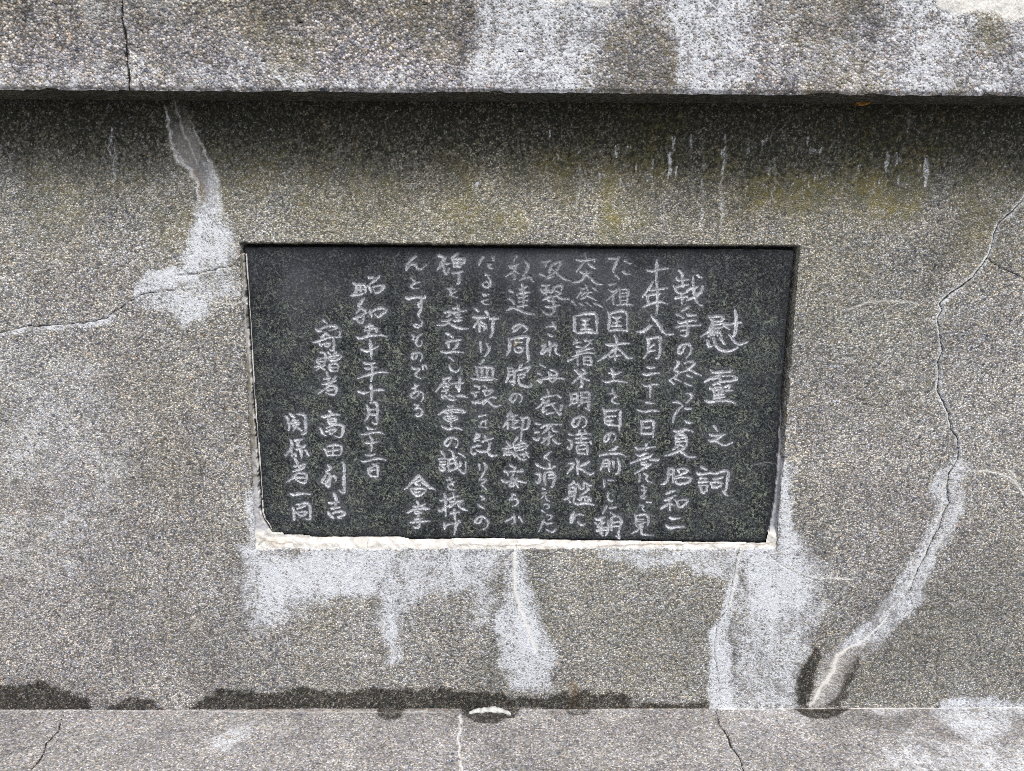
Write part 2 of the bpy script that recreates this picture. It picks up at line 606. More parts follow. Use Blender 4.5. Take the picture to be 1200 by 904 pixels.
# drifting patches of old stain over the whole face
W.f['grime_shade'][:] = np.maximum(W.f['grime_shade'], .20 * sstep(.46, .68, fbm(U, V * .5, 6, 7, 5)))
W.poly(['grime_shade'], [(1075, 352), (1100, 342), (1150, 290), (1190, 238), (1150, 215), (1090, 260), (1060, 310)], 26, .42, 12)
W.poly(['grime_shade'], [(940, 130), (1060, 130), (1050, 200), (1010, 250), (960, 280), (940, 210)], 30, .42, 14)
W.poly(['grime_shade'], [(1010, 690), (1200, 640), (1200, 800), (1000, 815)], 36, .26, 16)
W.poly(['grime_shade'], [(700, 700), (830, 690), (830, 760), (700, 760)], 36, .14, 16)
W.poly(['grime_shade'], [(350, 500), (395, 500), (395, 800), (350, 800)], 36, .1, 16)
W.poly(['eff'], [(-30, 420), (110, 430), (150, 560), (90, 700), (-30, 720)], 60, .10, 30)

# efflorescence
e = 'eff'
W.poly([e], [(288, 650), (600, 640), (590, 672), (560, 692), (500, 694), (480, 712), (462, 712), (445, 700), (400, 692), (350, 716), (325, 728), (308, 742), (292, 728), (287, 690)], 18, .62, 12)
W.poly([e], [(287, 650), (470, 640), (440, 690), (330, 710), (292, 715)], 18, 1.0, 10)
W.poly([e], [(440, 690), (478, 700), (470, 735), (464, 772), (454, 776), (450, 740)], 9, .70, 5)
W.poly([e], [(545, 690), (580, 690), (575, 725), (562, 735), (555, 712)], 9, .48, 5)
W.poly([e], [(597, 640), (609, 640), (613, 670), (626, 702), (633, 740), (651, 775), (645, 806), (602, 802), (590, 770), (580, 740), (588, 715), (598, 690)], 8, .74, 5)
W.poly([e], [(603, 700), (622, 715), (632, 750), (635, 775), (612, 775), (600, 740)], 8, 1.05, 5)
W.poly([e], [(700, 640), (868, 640), (868, 672), (845, 678), (800, 664), (760, 672), (735, 655), (700, 652)], 7, .55, 6)
W.poly([e], [(866, 640), (905, 640), (918, 600), (910, 545), (921, 545), (930, 605), (944, 645), (964, 675), (968, 720), (945, 760), (930, 800), (934, 828), (862, 828), (862, 740), (868, 690)], 16, .44, 10)
W.poly([e], [(872, 642), (930, 646), (958, 682), (950, 715), (905, 735), (875, 715)], 18, 1.1, 9)
W.poly([e], [(908, 540), (921, 540), (927, 600), (936, 645), (912, 648), (911, 600)], 4, .85, 3)
W.poly([e], [(288, 575), (302, 575), (303, 652), (285, 652), (293, 632)], 4, .55, 2)
W.poly([e], [(278, 640), (310, 640), (310, 652), (284, 652)], 5, .8, 3)
W.poly([e], [(861, 648), (869, 652), (861, 700), (853, 740), (859, 790), (862, 832), (834, 832), (833, 760), (832, 738), (848, 712)], 4, .86, 3)
W.poly([e], [(1100, 825), (1110, 818), (1160, 818), (1190, 830), (1180, 835), (1100, 835)], 5, .8, 4)
# upper left streak and blob
ST = [(191, 118), (212, 112), (227, 130), (232, 155), (240, 180), (251, 200), (257, 230), (259, 250), (267, 275), (270, 318), (222, 321), (223, 290), (226, 255), (233, 235), (226, 210), (208, 190), (197, 168)]
W.poly(['grime_shade'], ST[2:], 8, .42, 4, mode='cut')
W.poly(['smooth'], [(194, 120), (218, 118), (228, 150), (240, 185), (252, 205), (256, 245), (234, 262), (236, 235), (228, 208), (210, 186), (199, 160)], 5, .8, 3)
W.f['smooth'] *= 1 - .75 * (1 - sstep(.02, .075, top))
W.poly([e], [(226, 240), (258, 240), (268, 285), (267, 318), (223, 320), (223, 285)], 9, .86, 6)
W.poly([e], [(236, 190), (252, 200), (258, 245), (228, 255), (236, 230)], 8, .42, 6)
W.line([e, 'crust'], [(191, 122), (196, 138), (198, 158), (203, 176), (212, 190), (223, 203), (230, 215), (233, 232), (230, 250)], [1, 2.2, 1.4, 3, 1.6, 2.6, 1.4, 2.4, 3], .30, .95, 4.5)
W.line([e, 'crust'], [(228, 150), (233, 166), (239, 180), (248, 196), (254, 215), (257, 240), (259, 252)], [.8, 1.6, 1.2, 2.6, 1.6, 2.8, 2.4, 3], .32, .95, 4.5)
W.line(['crust'], [(199, 112), (206, 124), (210, 140), (213, 152), (220, 168), (226, 182), (230, 194)], .9, .42, .9, 2.5, dep=-.0006)
W.line(['rust'], [(222, 198), (232, 210), (236, 222), (237, 236)], 5, .45, .95, 5)
W.poly([e], [(154, 350), (161, 331), (178, 318), (205, 317), (222, 323), (240, 322), (215, 334), (190, 342), (165, 348)], 3, .92, 3)
W.poly([e], [(160, 350), (190, 343), (240, 342), (250, 358), (240, 372), (215, 378), (200, 366), (178, 360)], 9, .74, 6)
W.poly([e], [(222, 320), (272, 316), (278, 345), (240, 350), (215, 335)], 9, .42, 6)
W.line([e], [(100, 381), (118, 378), (133, 371)], 4, .7, .9, 3)
W.line([e], [(0, 392), (30, 386), (60, 383), (100, 380)], 3, .35, .9, 3)
# streaks and drips below the ledge on the right
for (x, y, L, a) in ((1040, 178, 28, .8), (1052, 186, 10, .7), (1086, 184, 34, .85), (1080, 192, 8, .6), (722, 172, 14, .6), (735, 170, 10, .6), (789, 160, 22, .5), (786, 178, 30, .55),
                     (764, 190, 20, .4), (848, 175, 40, .35), (822, 210, 60, .42), (680, 195, 40, .35), (850, 160, 8, .6), (896, 165, 10, .6), (952, 172, 8, .7), (908, 185, 50, .3),
                     (560, 215, 10, .5), (130, 150, 30, .4), (134, 168, 60, .3), (1066, 130, 26, .3), (845, 215, 60, .35), (876, 168, 12, .5), (962, 172, 6, .9)):
    W.line([e], [(x, y), (x - 1 + .04 * L, y + L * .5), (x - 2, y + L)], [1.6, 2.0, 1.0], a * .60, .95, 4)
r2 = random.Random(5)
for k in range(34):
    x = r2.uniform(640, 1060); y = r2.uniform(150, 215)
    W.line([e], [(x, y), (x + r2.uniform(-1, 1), y + r2.uniform(2, 9))], r2.uniform(1.2, 2.6), r2.uniform(.2, .5), .95, 2)

# damp foot of the wall
dp = 'damp'
W.poly([dp], [(-60, 836), (-60, 806), (15, 802), (55, 799), (86, 805), (104, 821), (110, 836)], 5.7, .95, 6)
W.poly([dp], [(118, 836), (132, 823), (160, 817), (184, 821), (191, 836)], 5.7, .9, 6)
W.poly([dp], [(220, 836), (236, 815), (270, 808), (302, 815), (330, 806), (420, 808), (560, 809), (600, 815), (660, 811), (722, 815), (762, 825), (834, 824), (834, 836)], 6.6, .95, 7)
W.poly([dp], [(934, 829), (932, 800), (939, 778), (956, 760), (970, 763), (958, 790), (948, 829)], 7.6, .95, 6)
W.poly([dp], [(962, 829), (976, 812), (990, 788), (1000, 768), (1008, 768), (1000, 792), (984, 829)], 7.6, .85, 6)
W.poly([dp], [(1000, 765), (1030, 745), (1040, 735), (1045, 745), (1015, 775)], 9.5, .42, 6)
W.line(['rust'], [(672, 800), (674, 816), (670, 832)], [5, 7, 8], .75, .9, 4)
W.line(['rust'], [(590, 831), (640, 831), (700, 830), (830, 829)], 1.5, .6, .9, 1)

# halo of the long right hand crack
HL = [(1122, 533), (1139, 547), (1133, 562), (1129, 600), (1116, 622), (1099, 647), (1083, 690), (1073, 717), (1052, 730), (1041, 750), (1020, 766), (1003, 779), (986, 800), (974, 829), (945, 829), (958, 795), (972, 768), (1000, 745), (1030, 715), (1050, 690), (1063, 664), (1080, 634), (1095, 604), (1090, 580), (1100, 556)]
W.poly([e], HL, 5, .46, 3)
W.line(['crust'], [(1118, 548), (1104, 570), (1106, 592), (1098, 612), (1088, 640), (1074, 668), (1062, 690), (1046, 711), (1030, 728)], [1, 1.6, 1, 1.8, 1.2, 1.6, 1.4, 1.6, 1], .5, .9, 3)
W.line(['crust'], [(1130, 552), (1124, 585), (1112, 615), (1098, 640), (1084, 676), (1072, 712), (1050, 728)], [1, 1.4, 1, 1.6, 1.2, 1.4, 1], .38, .9, 3)
W.poly(['smooth'], [(1100, 650), (1080, 700), (1050, 728), (1005, 775), (980, 829), (950, 829), (975, 765), (1050, 695), (1080, 650)], 6, .5, 3)
MAIN = [(1206, 226), (1190, 245), (1170, 262), (1165, 275), (1163, 290), (1157, 303), (1147, 316), (1140, 326), (1128, 335), (1118, 342), (1108, 350), (1102, 356), (1105, 365), (1100, 373), (1102, 395), (1105, 410), (1100, 425), (1101, 445), (1099, 460), (1106, 472), (1113, 486), (1115, 503), (1122, 515), (1124, 527), (1123, 540), (1112, 555), (1110, 570), (1113, 590), (1106, 602), (1102, 618), (1095, 630), (1086, 650), (1074, 674), (1066, 694)]
W.line([e], MAIN, 4.0, .36, .9, 2, taper=False)
W.line(['crust'], [(p[0] - 2.0, p[1] - .5) for p in MAIN[:22]], .9, .5, .9, 2)
W.poly([e], [(1008, 758), (1030, 752), (1000, 785), (985, 800), (974, 832), (940, 832), (950, 800), (975, 765)], 5, .75, 3, mode='cut')
W.poly(['rust'], [(1010, 755), (1025, 752), (995, 790), (980, 832), (945, 832), (958, 800), (980, 765)], 5, .22, 3)
cracks = []


def crack(sheet, pts, hw, dep=.003, val=1.0, wob=1.6):
    sheet.line(['crack'], pts, hw, val, .6, wob, dep=dep, smooth=0)
    q = [sheet.map(*p) for p in pts]
    k = len(cracks) + 1
    cracks.append(k)
    for sl, d, ww in sheet.line_d(q, [hw * PXM * 1.25] * len(q), wob * PXM):
        m = d < ww
        sheet.cid[sl][m] = k


W.line(['crust'], [(1066, 694), (1049, 711), (1036, 728), (1019, 745), (995, 760), (982, 768), (975, 788), (965, 802), (950, 828)], [.8, .9, 1.1, 1.6, 2, 3, 4, 4, 4], .9, .8, 3, dep=-.0012, smooth=0)
for k in range(20):
    t = k / 19
    x = 985 - 35 * t; y = 772 + 54 * t
    W.line(['crust'], [(x - r2.uniform(6, 13), y - r2.uniform(-2, 3)), (x, y), (x + r2.uniform(7, 14), y + r2.uniform(1, 6))], [.5, 1.5, .5], r2.uniform(.35, .7), .9, 1.5)
crack(W, MAIN, .95, .004, .85)
crack(W, [(1066, 694), (1068, 706), (1072, 719)], .9, .002, .5)
crack(W, [(1066, 694), (1049, 712), (1036, 727), (1023, 739)], .7, .002, .45)
crack(W, [(1157, 303), (1163, 308), (1175, 316), (1185, 318), (1206, 330)], .9, .002, .8)
crack(W, [(-20, 394), (0, 390), (30, 383), (60, 381), (100, 378), (125, 373), (140, 362), (155, 352), (165, 346), (185, 342), (205, 341)], .8, .002, .75)
crack(W, [(205, 324), (222, 322), (240, 319), (258, 315), (278, 311)], .8, .002, .65)
crack(W, [(241, 250), (237, 285), (234, 318)], .8, .0015, .5)
crack(W, [(241, 250), (256, 268), (268, 283)], .8, .0015, .5)
crack(W, [(866, 645), (862, 660), (858, 690), (852, 715), (841, 730), (837, 760), (842, 800), (845, 833)], .8, .002, .62)
crack(W, [(895, 645), (915, 662), (935, 673), (955, 681), (965, 680)], .7, .0015, .5)
for L, wd, a in (([(205, 341), (235, 347), (255, 354), (275, 357), (285, 352)], .8, .8), ([(268, 283), (276, 289), (282, 291)], .8, .7),
                 ([(1133, 551), (1165, 553), (1180, 557), (1192, 566), (1204, 586)], [.7, 1.2, .8, 1.3, 1.0], .85), ([(1170, 553), (1182, 563), (1193, 568)], 1.0, .6), ([(1178, 550), (1186, 553), (1192, 561)], 1.2, .7),
                 ([(915, 660), (935, 671), (955, 679), (975, 677), (1005, 680)], 1.0, .8), ([(990, 365), (1008, 357), (1030, 353), (1060, 353), (1078, 357)], 1.3, .42),
                 ([(868, 645), (864, 660), (860, 690), (854, 714)], 1.0, .8), ([(604, 643), (603, 668), (603, 690), (611, 718), (621, 742), (628, 766)], 2.2, .85), ([(910, 543), (925, 541), (940, 536)], .8, .6),
                 ([(1165, 270), (1161, 292), (1154, 303), (1138, 323)], .9, .5), ([(1116, 503), (1112, 520), (1108, 540)], .7, .3)):
    W.line(['crust'], L, wd, a, .7, 1.5, dep=-.0004)
W.line(['rust'], [(600, 660), (602, 700), (612, 725)], 1.4, .35, .9, 2)

# gentle unevenness of the cast face
W.h += (fbm(U, V, 4, 3, 3) - .5) * .006 + (fbm(U, V, 40, 5, 3) - .5) * .0012 + (rng.random(U.shape) - .5) * .0005
TAN = np.clip(-.05 + 1.0 * (fbm(U, V, 3.2, 5, 4) - .42) + .75 * np.exp(-((U - .1) / .45) ** 2) * sstep(.45, .2, top), 0, 1)
MAU = np.clip(.20 + 1.4 * (fbm(U, V, 2.6, 1, 4) - .5) + .45 * sstep(-.35, -.8, U), 0, 1) * (1 - sstep(.3, .1, top))
# the recess for the plaque
REC = [(280.5, 285), (937, 288.5), (909, 643), (300, 643)]
rec = [W.map(*p) for p in REC]
sl, d = W.poly_sdf(rec, .02)
d = d + W.wu[sl] * .0035
RECD = .030
W.h[sl] -= RECD * (1 - sstep(-.0022, .0004, d))
hole = np.zeros(U.shape, bool)
hole[sl] = d < -.008
# joint with the plinth
P = np.stack([W.U, -W.h, W.V], -1)
N = W.normals(P)
N = np.where(N[..., 1:2] > 0, -N, N)
cellhole = hole[:-1, :-1] & hole[1:, 1:] & hole[1:, :-1] & hole[:-1, 1:]
A = {'m1': [W.f[k] for k in ('eff', 'damp', 'moss', 'grime_shade')], 'm2': [W.f[k] for k in ('crust', 'crack', 'rust', 'smooth')],
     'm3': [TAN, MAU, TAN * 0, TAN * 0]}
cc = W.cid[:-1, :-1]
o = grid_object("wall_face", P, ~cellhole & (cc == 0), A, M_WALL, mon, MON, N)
for k in cracks:
    if (cc == k).any():
        grid_object("crack", P, (cc == k) & ~cellhole, A, M_WALL, mon, MON, N)
del P, N

# ------------------------------------------------------------------ the ledge above
LH = .34
L = Sheet(coords(XL, XR, .002, -EXT - .06, EXT + .06, 24), coords(Z_LE, Z_LE + .21, .002, Z_LE, Z_LE + LH, 6), lambda x, y: on_y(x, y, -OVER))
U, V = L.U, L.V
L.cid = np.zeros(U.shape, np.int32)
for nme in ('eff', 'damp', 'moss', 'grime_shade', 'crust', 'crack', 'rust', 'smooth'):
    L.field(nme)
L.f['grime_shade'][:] = .30 * sstep(.40, .66, fbm(U, V * .4, 9, 3, 4)) * sstep(.02, .12, V - Z_LE) + .16 * sstep(.05, .13, V - Z_LE)
L.f['moss'][:] = .45 * sstep(.52, .70, fbm(U, V, 11, 5, 4))
L.f['eff'][:] = .12 * (1 - sstep(0, .07, V - Z_LE)) + .07 * sstep(.4, .7, fbm(U, V, 7, 1, 4))
L.poly([e], [(548, -60), (1240, -60), (1240, 112), (560, 108), (552, 50)], 14, .25, 8)
L.poly([e], [(556, -60), (700, -60), (715, 10), (690, 60), (678, 112), (552, 110)], 14, .56, 10)
L.poly([e], [(788, -60), (900, -60), (880, 60), (868, 112), (790, 112), (780, 60)], 14, .60, 10)
L.poly([e], [(1040, -60), (1240, -60), (1240, 112), (1030, 112), (1035, 50)], 14, .36, 10)
L.poly([e], [(1040, -60), (1145, -60), (1135, 30), (1130, 112), (1060, 112)], 16, .46, 10)
L.poly([e], [(700, 112), (790, 112), (788, 40), (770, 5), (735, 5), (710, 40)], 10, .8, 8, mode='cut')
L.poly(['grime_shade'], [(700, 112), (788, 112), (785, 50), (765, 8), (735, 8), (712, 50)], 10, .30, 8)
L.poly(['moss'], [(700, 90), (788, 90), (785, 30), (740, 5), (712, 30)], 10, .45, 8)
L.poly([e], [(890, -60), (1035, -60), (1028, 112), (872, 112), (885, 40)], 10, .7, 8, mode='cut')
L.poly(['moss'], [(920, 10), (1000, 0), (1000, 60), (930, 60)], 14, .4, 8)
L.poly(['grime_shade'], [(530, -40), (552, -40), (556, 60), (545, 108), (532, 90), (538, 30)], 5, .5, 4)
L.poly(['grime_shade'], [(1020, -40), (1034, -40), (1028, 60), (1018, 60)], 5, .5, 4)
L.poly([e], [(1140, 15), (1182, 10), (1185, 62), (1150, 66)], 7, .75, 5, mode='cut')
L.poly(['moss'], [(1142, 15), (1180, 12), (1180, 58), (1150, 60)], 7, .85, 5)
L.poly(['grime_shade'], [(1185, 20), (1215, 20), (1215, 112), (1180, 100)], 8, .3, 5)
L.poly(['grime_shade'], [(-60, -40), (540, -40), (530, 22), (260, 40), (-60, 48)], 20, .26, 10)
L.poly(['crust'], [(1062, -80), (1260, -80), (1240, 40), (1204, 22), (1184, 24), (1160, 13), (1130, 14), (1100, 6)], 3.5, .9, 4)
L.poly(['crust'], [(610, -70), (730, -70), (720, 2), (700, 5), (680, 1), (655, 4), (630, 0)], 3.5, .75, 4)
crack(L, [(143, -80), (143, -30), (141, 0), (142, 28), (147, 45), (147, 70), (150, 90), (150, 110)], 1.3, .005, 1.0, 2.5)
k_ledge = cracks[-1]
for (x, y) in ((309, 72), (343, 68), (372, 23), (498, 5), (610, 60), (352, 26)):
    L.line(['crack'], [(x - 2, y), (x + 3, y + .5)], 1.6, .9, .8, 1, dep=.004)
L.h += (fbm(U, V, 5, 3, 3) - .5) * .006 + (fbm(U, V, 70, 5, 3) - .5) * .0030 + (rng.random(U.shape) - .5) * .0008
ed = V - Z_LE
TANL = np.clip(.9 * (fbm(U, V, 7, 5, 4) - .35) + .5 * sstep(.06, .15, V - Z_LE), 0, 1)
MAUL = np.clip(.8 - TANL, 0, 1)
L.h -= .0035 * (1 - sstep(0, .006, ed)) * (.4 + 1.2 * fbm(U, V, 120, 2, 3))     # worn arris
P = np.stack([U, -OVER - L.h, V + (.003 * (fbm(U, V * 0, 60, 3, 4) - .5) + .0025 * sstep(.60, .80, fbm(U, V * 0, 34, 6, 3))) * (ed < .003)], -1)
N = L.normals(P)
N = np.where(N[..., 1:2] > 0, -N, N)
A = {'m1': [L.f[k] for k in ('eff', 'damp', 'moss', 'grime_shade')], 'm2': [L.f[k] for k in ('crust', 'crack', 'rust', 'smooth')],
     'm3': [TANL, MAUL, TANL * 0, TANL * 0]}
cc = L.cid[:-1, :-1]
ledge = grid_object("ledge", P, cc == 0, A, M_LEDGE, mon, MON, N)
grid_object("crack", P, cc == k_ledge, A, M_LEDGE, mon, MON, N)
zt = Z_LE + LH
edge_y = P[0, :, 1]; edge_z = P[0, :, 2]
# underside: a sheet from the arris back past the wall face
nb = 26
tt = np.linspace(0, 1, nb)[:, None]
UU = np.repeat(L.us[None, :], nb, 0)
YY = edge_y[None, :] * (1 - tt) + .02 * tt
ZZ = edge_z[None, :] * (1 - np.minimum(tt * 8, 1)) + Z_LE * np.minimum(tt * 8, 1) + (fbm(UU, YY, 60, 4, 3) - .5) * .001
Pu = np.stack([UU, YY, ZZ], -1)
z = np.zeros(UU.shape)
Au = {'m1': [z, z, z + .5, .75 + .25 * fbm(UU, YY, 20, 2, 3)], 'm2': [z, z, z, z], 'm3': [z + .5, z, z, z]}  # mossy underside, with its shade painted into the colour as well
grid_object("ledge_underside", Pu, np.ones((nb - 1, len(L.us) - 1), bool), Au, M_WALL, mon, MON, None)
E2 = EXT + .06
# bodies behind the faces: cap of the ledge, back of the wall
mesh_object("ledge_top", [(-E2, -OVER, zt), (E2, -OVER, zt), (E2, .62, zt), (-E2, .62, zt), (-E2, .62, Z_LE), (E2, .62, Z_LE), (E2, -OVER, Z_LE), (-E2, -OVER, Z_LE), (-E2, .02, Z_LE), (E2, .02, Z_LE)],
            [(0, 1, 2, 3), (3, 2, 5, 4), (1, 6, 5, 2), (0, 3, 4, 7), (4, 5, 9, 8)], M_PLAIN, mon, MON)
mesh_object("wall_back", [(-EXT, .004, Z_PL - .01), (EXT, .004, Z_PL - .01), (EXT, .54, Z_PL - .01), (-EXT, .54, Z_PL - .01), (-EXT, .004, Z_LE + .01), (EXT, .004, Z_LE + .01), (EXT, .54, Z_LE + .01), (-EXT, .54, Z_LE + .01)],
            [(1, 2, 6, 5), (2, 3, 7, 6), (3, 0, 4, 7)], M_PLAIN, mon, MON)
# floor of the recess behind the slab
c = [W.map(*p) for p in [(270, 275), (948, 278), (920, 655), (290, 654)]]
mesh_object("recess_back", [(x, .029, z) for x, z in c][::-1], [(0, 1, 2, 3)], M_PLAIN, mon, MON)

# ------------------------------------------------------------------ the plinth
PD = .46
B = Sheet(coords(XL, XR, .0021, -EXT - .4, EXT + .4, 24), coords(-.235, .004, .0021, -PD, .004, 5), lambda x, y: on_z(x, y, Z_PL))
U, V = B.U, B.V
B.cid = np.zeros(U.shape, np.int32)
for nme in ('eff', 'damp', 'moss', 'grime_shade', 'crust', 'crack', 'rust', 'smooth'):
    B.field(nme)
B.f['grime_shade'][:] = .26 * sstep(.42, .68, fbm(U, V, 10, 3, 4))
B.f['eff'][:] = .26 * sstep(.45, .72, fbm(U, V, 8, 6, 5)) * (.1 + .35 * sstep(.3, .6, U)) + .02
B.poly(['grime_shade'], [(40, 850), (300, 850), (420, 880), (400, 930), (60, 930)], 14, .16, 10)
B.poly(['grime_shade'], [(560, 860), (820, 850), (840, 920), (600, 920)], 14, .14, 10)
B.poly(['grime_shade'], [(960, 836), (1080, 838), (1060, 858), (980, 850)], 5, .40, 4)
B.poly(['grime_shade'], [(1165, 838), (1240, 838), (1240, 866), (1180, 850)], 5, .36, 4)
B.poly([e], [(1096, 829), (1200, 829), (1198, 842), (1172, 864), (1130, 866), (1106, 852), (1094, 838)], 8, .40, 7)
B.poly([e], [(1060, 850), (1110, 866), (1220, 862), (1220, 930), (1040, 900)], 18, .20, 12)
B.poly([e], [(240, 870), (300, 845), (290, 875), (270, 890)], 7, .16, 4)
B.poly([dp], [(440, 829), (475, 829), (470, 842), (450, 846), (440, 840)], 3, .75, 3)
B.poly([dp], [(538, 829), (610, 829), (602, 842), (580, 850), (555, 847), (542, 840)], 3, .85, 3)
B.poly([dp], [(655, 829), (700, 829), (690, 838), (665, 838)], 3, .6, 3)
B.poly([dp], [(925, 829), (1000, 829), (985, 838), (960, 842), (938, 838)], 3, .9, 3)
B.line(['rust'], [(270, 833), (400, 833), (545, 832)], 1.6, .5, .9, 2)
B.line(['crust'], [(-60, 834), (120, 833.5), (300, 833.5)], .8, .42, .9, 1.5)
B.line(['crust'], [(250, 834), (340, 834.5), (470, 835.5), (530, 835)], 1.5, .40, .9, 4)
B.line(['crust'], [(598, 833), (640, 833), (830, 831.5)], .8, .35, .9, 2)
B.line(['crust', e], [(838, 831.5), (900, 831), (1000, 831), (1260, 829)], .9, .78, .9, 1)
B.line(['rust'], [(925, 831), (950, 834), (1000, 832), (1100, 831)], 1.2, .5, .9, 1.5)
B.line(['crust'], [(538, 838), (540, 850), (537, 862), (538, 880), (543, 915)], 1.4, .85, .9, 3)
B.line(['crust'], [(285, 848), (276, 866), (258, 885)], 1.2, .3, .9, 4)
crack(B, [(76, 834), (71, 848), (68, 858), (55, 870), (50, 885), (38, 900), (32, 915)], 1.15, .003, 1.0)
crack(B, [(838, 832), (843, 848), (852, 862), (856, 873), (866, 886), (875, 915)], 1.2, .003, 1.0)
kb = cracks[-2:]
B.h += (fbm(U, V, 5, 3, 3) - .5) * .003 + (rng.random(U.shape) - .5) * .0004
P = np.stack([U, V, Z_PL + B.h], -1)
N = B.normals(P)
N = np.where(N[..., 2:3] < 0, -N, N)
A = {'m1': [B.f[k] for k in ('eff', 'damp', 'moss', 'grime_shade')], 'm2': [B.f[k] for k in ('crust', 'crack', 'rust', 'smooth')],
     'm3': [B.U * 0 + .1, .5 + B.U * 0, B.U * 0, B.U * 0]}
cc = B.cid[:-1, :-1]
grid_object("plinth", P, cc == 0, A, M_PLINTH, mon, MON, N)
for k in kb:
    grid_object("crack", P, cc == k, A, M_PLINTH, mon, MON, N)
E3 = EXT + .4
zl = Z_PL - .004
mesh_object("plinth_side", [(-E3, -PD, zl + .004), (E3, -PD, zl + .004), (E3, -PD, 0), (-E3, -PD, 0), (E3, .9, zl), (E3, .9, 0), (-E3, .9, zl), (-E3, .9, 0), (E3, .0, zl), (-E3, .0, zl)],
            [(0, 3, 2, 1), (1, 2, 5, 4), (4, 5, 7, 6), (6, 7, 3, 0), (9, 8, 4, 6)], M_PLAIN, mon, MON)

# white calcite lump grown along the foot joint
prof = [(549.5, 835.5, 1.6), (555, 834, 2.6), (561, 833, 2.9), (567, 832.5, 3.7), (573, 832, 4.0), (579, 831.5, 4.3), (584, 832.2, 3.3), (590, 833.5, 3.2), (595, 835.5, 2.6), (599, 836.5, 1.8)]
rl = random.Random(11)
pq = []
for (a0, b0) in zip(prof[:-1], prof[1:]):
    for t_ in (0, .34, .67):
        pq.append(tuple(a0[j] * (1 - t_) + b0[j] * t_ for j in range(3)))
pq.append(prof[-1])
prof = [(x, y + rl.uniform(-.5, .5), r_ * rl.uniform(.68, 1.15)) for x, y, r_ in pq]
vs, fs = [], []
for i, (x, y, r) in enumerate(prof):
    cx, cy = on_z(x, y + 1, Z_PL)
    cy = min(cy, -.002)
    zc = Z_PL + .0015
    for k in range(10):
        a = 2 * math.pi * k / 10
        rr = r * PXM * (1 + .30 * math.sin(3.1 * k + i * .8) + .16 * math.sin(1.3 * i + k))
        vs.append((cx + .0008 * math.sin(k * 2 + i), cy + rr * math.cos(a) * 1.5, zc + rr * math.sin(a) * .9))
    if i:
        for k in range(10):
            fs.append(((i - 1) * 10 + k, (i - 1) * 10 + (k + 1) % 10, i * 10 + (k + 1) % 10, i * 10 + k))
fs += [tuple(range(10))[::-1], tuple(range(len(vs) - 10, len(vs)))]
lump = mesh_object("calcite_lump", vs, fs, M_CALC, mon, MON, True)
lump['label'] = "white calcite lump grown along the joint at the foot of the wall"
sb = lump.modifiers.new("round", 'SUBSURF'); sb.levels = 1; sb.render_levels = 1

# ------------------------------------------------------------------ the inscribed plaque
PY = .0065                                    # the slab's face lies this far behind the wall face
bx, bz = on_y(610, 636)
pl = thing("inscribed_plaque", "black granite plaque with hand cut vertical Japanese inscription, set in a recess of the wall", "plaque", (bx, PY, bz))
PLOC = (bx, PY, bz)
x0, _ = on_y(286, 300, PY); x1, _ = on_y(936, 300, PY)
_, z1 = on_y(600, 287, PY); _, z0 = on_y(600, 640, PY)
D = Sheet(np.arange(x0 - .006, x1 + .006, .00098), np.arange(z0 - .006, z1 + .006, .00098), lambda x, y: on_y(x, y, PY))
U, V = D.U, D.V
for nme in ('carve', 'halo', 'edge', 'tone', 'lich', 'vein', 'fleck', 'bright'):
    D.field(nme)
cid = np.zeros(U.shape, np.int32)

TILES = dict(A=(780, 290), B=(780, 350), C=(780, 420), D=(780, 490), E=(780, 550),
             F=(700, 290), G=(700, 350), H=(700, 420), I=(700, 490), J=(700, 560),
             L=(620, 290), M=(620, 360), N=(620, 430), O=(620, 500), P=(620, 560),
             Q=(540, 290), R=(540, 360), S=(540, 430), T=(540, 500), U=(540, 560),
             V=(460, 290), W=(460, 360), X=(460, 430), Y=(460, 500), Z=(460, 560),
             a=(380, 310), b=(380, 380), c=(380, 450), d=(380, 500),
             e=(320, 360), f=(320, 420), g=(320, 480), h=(320, 540))
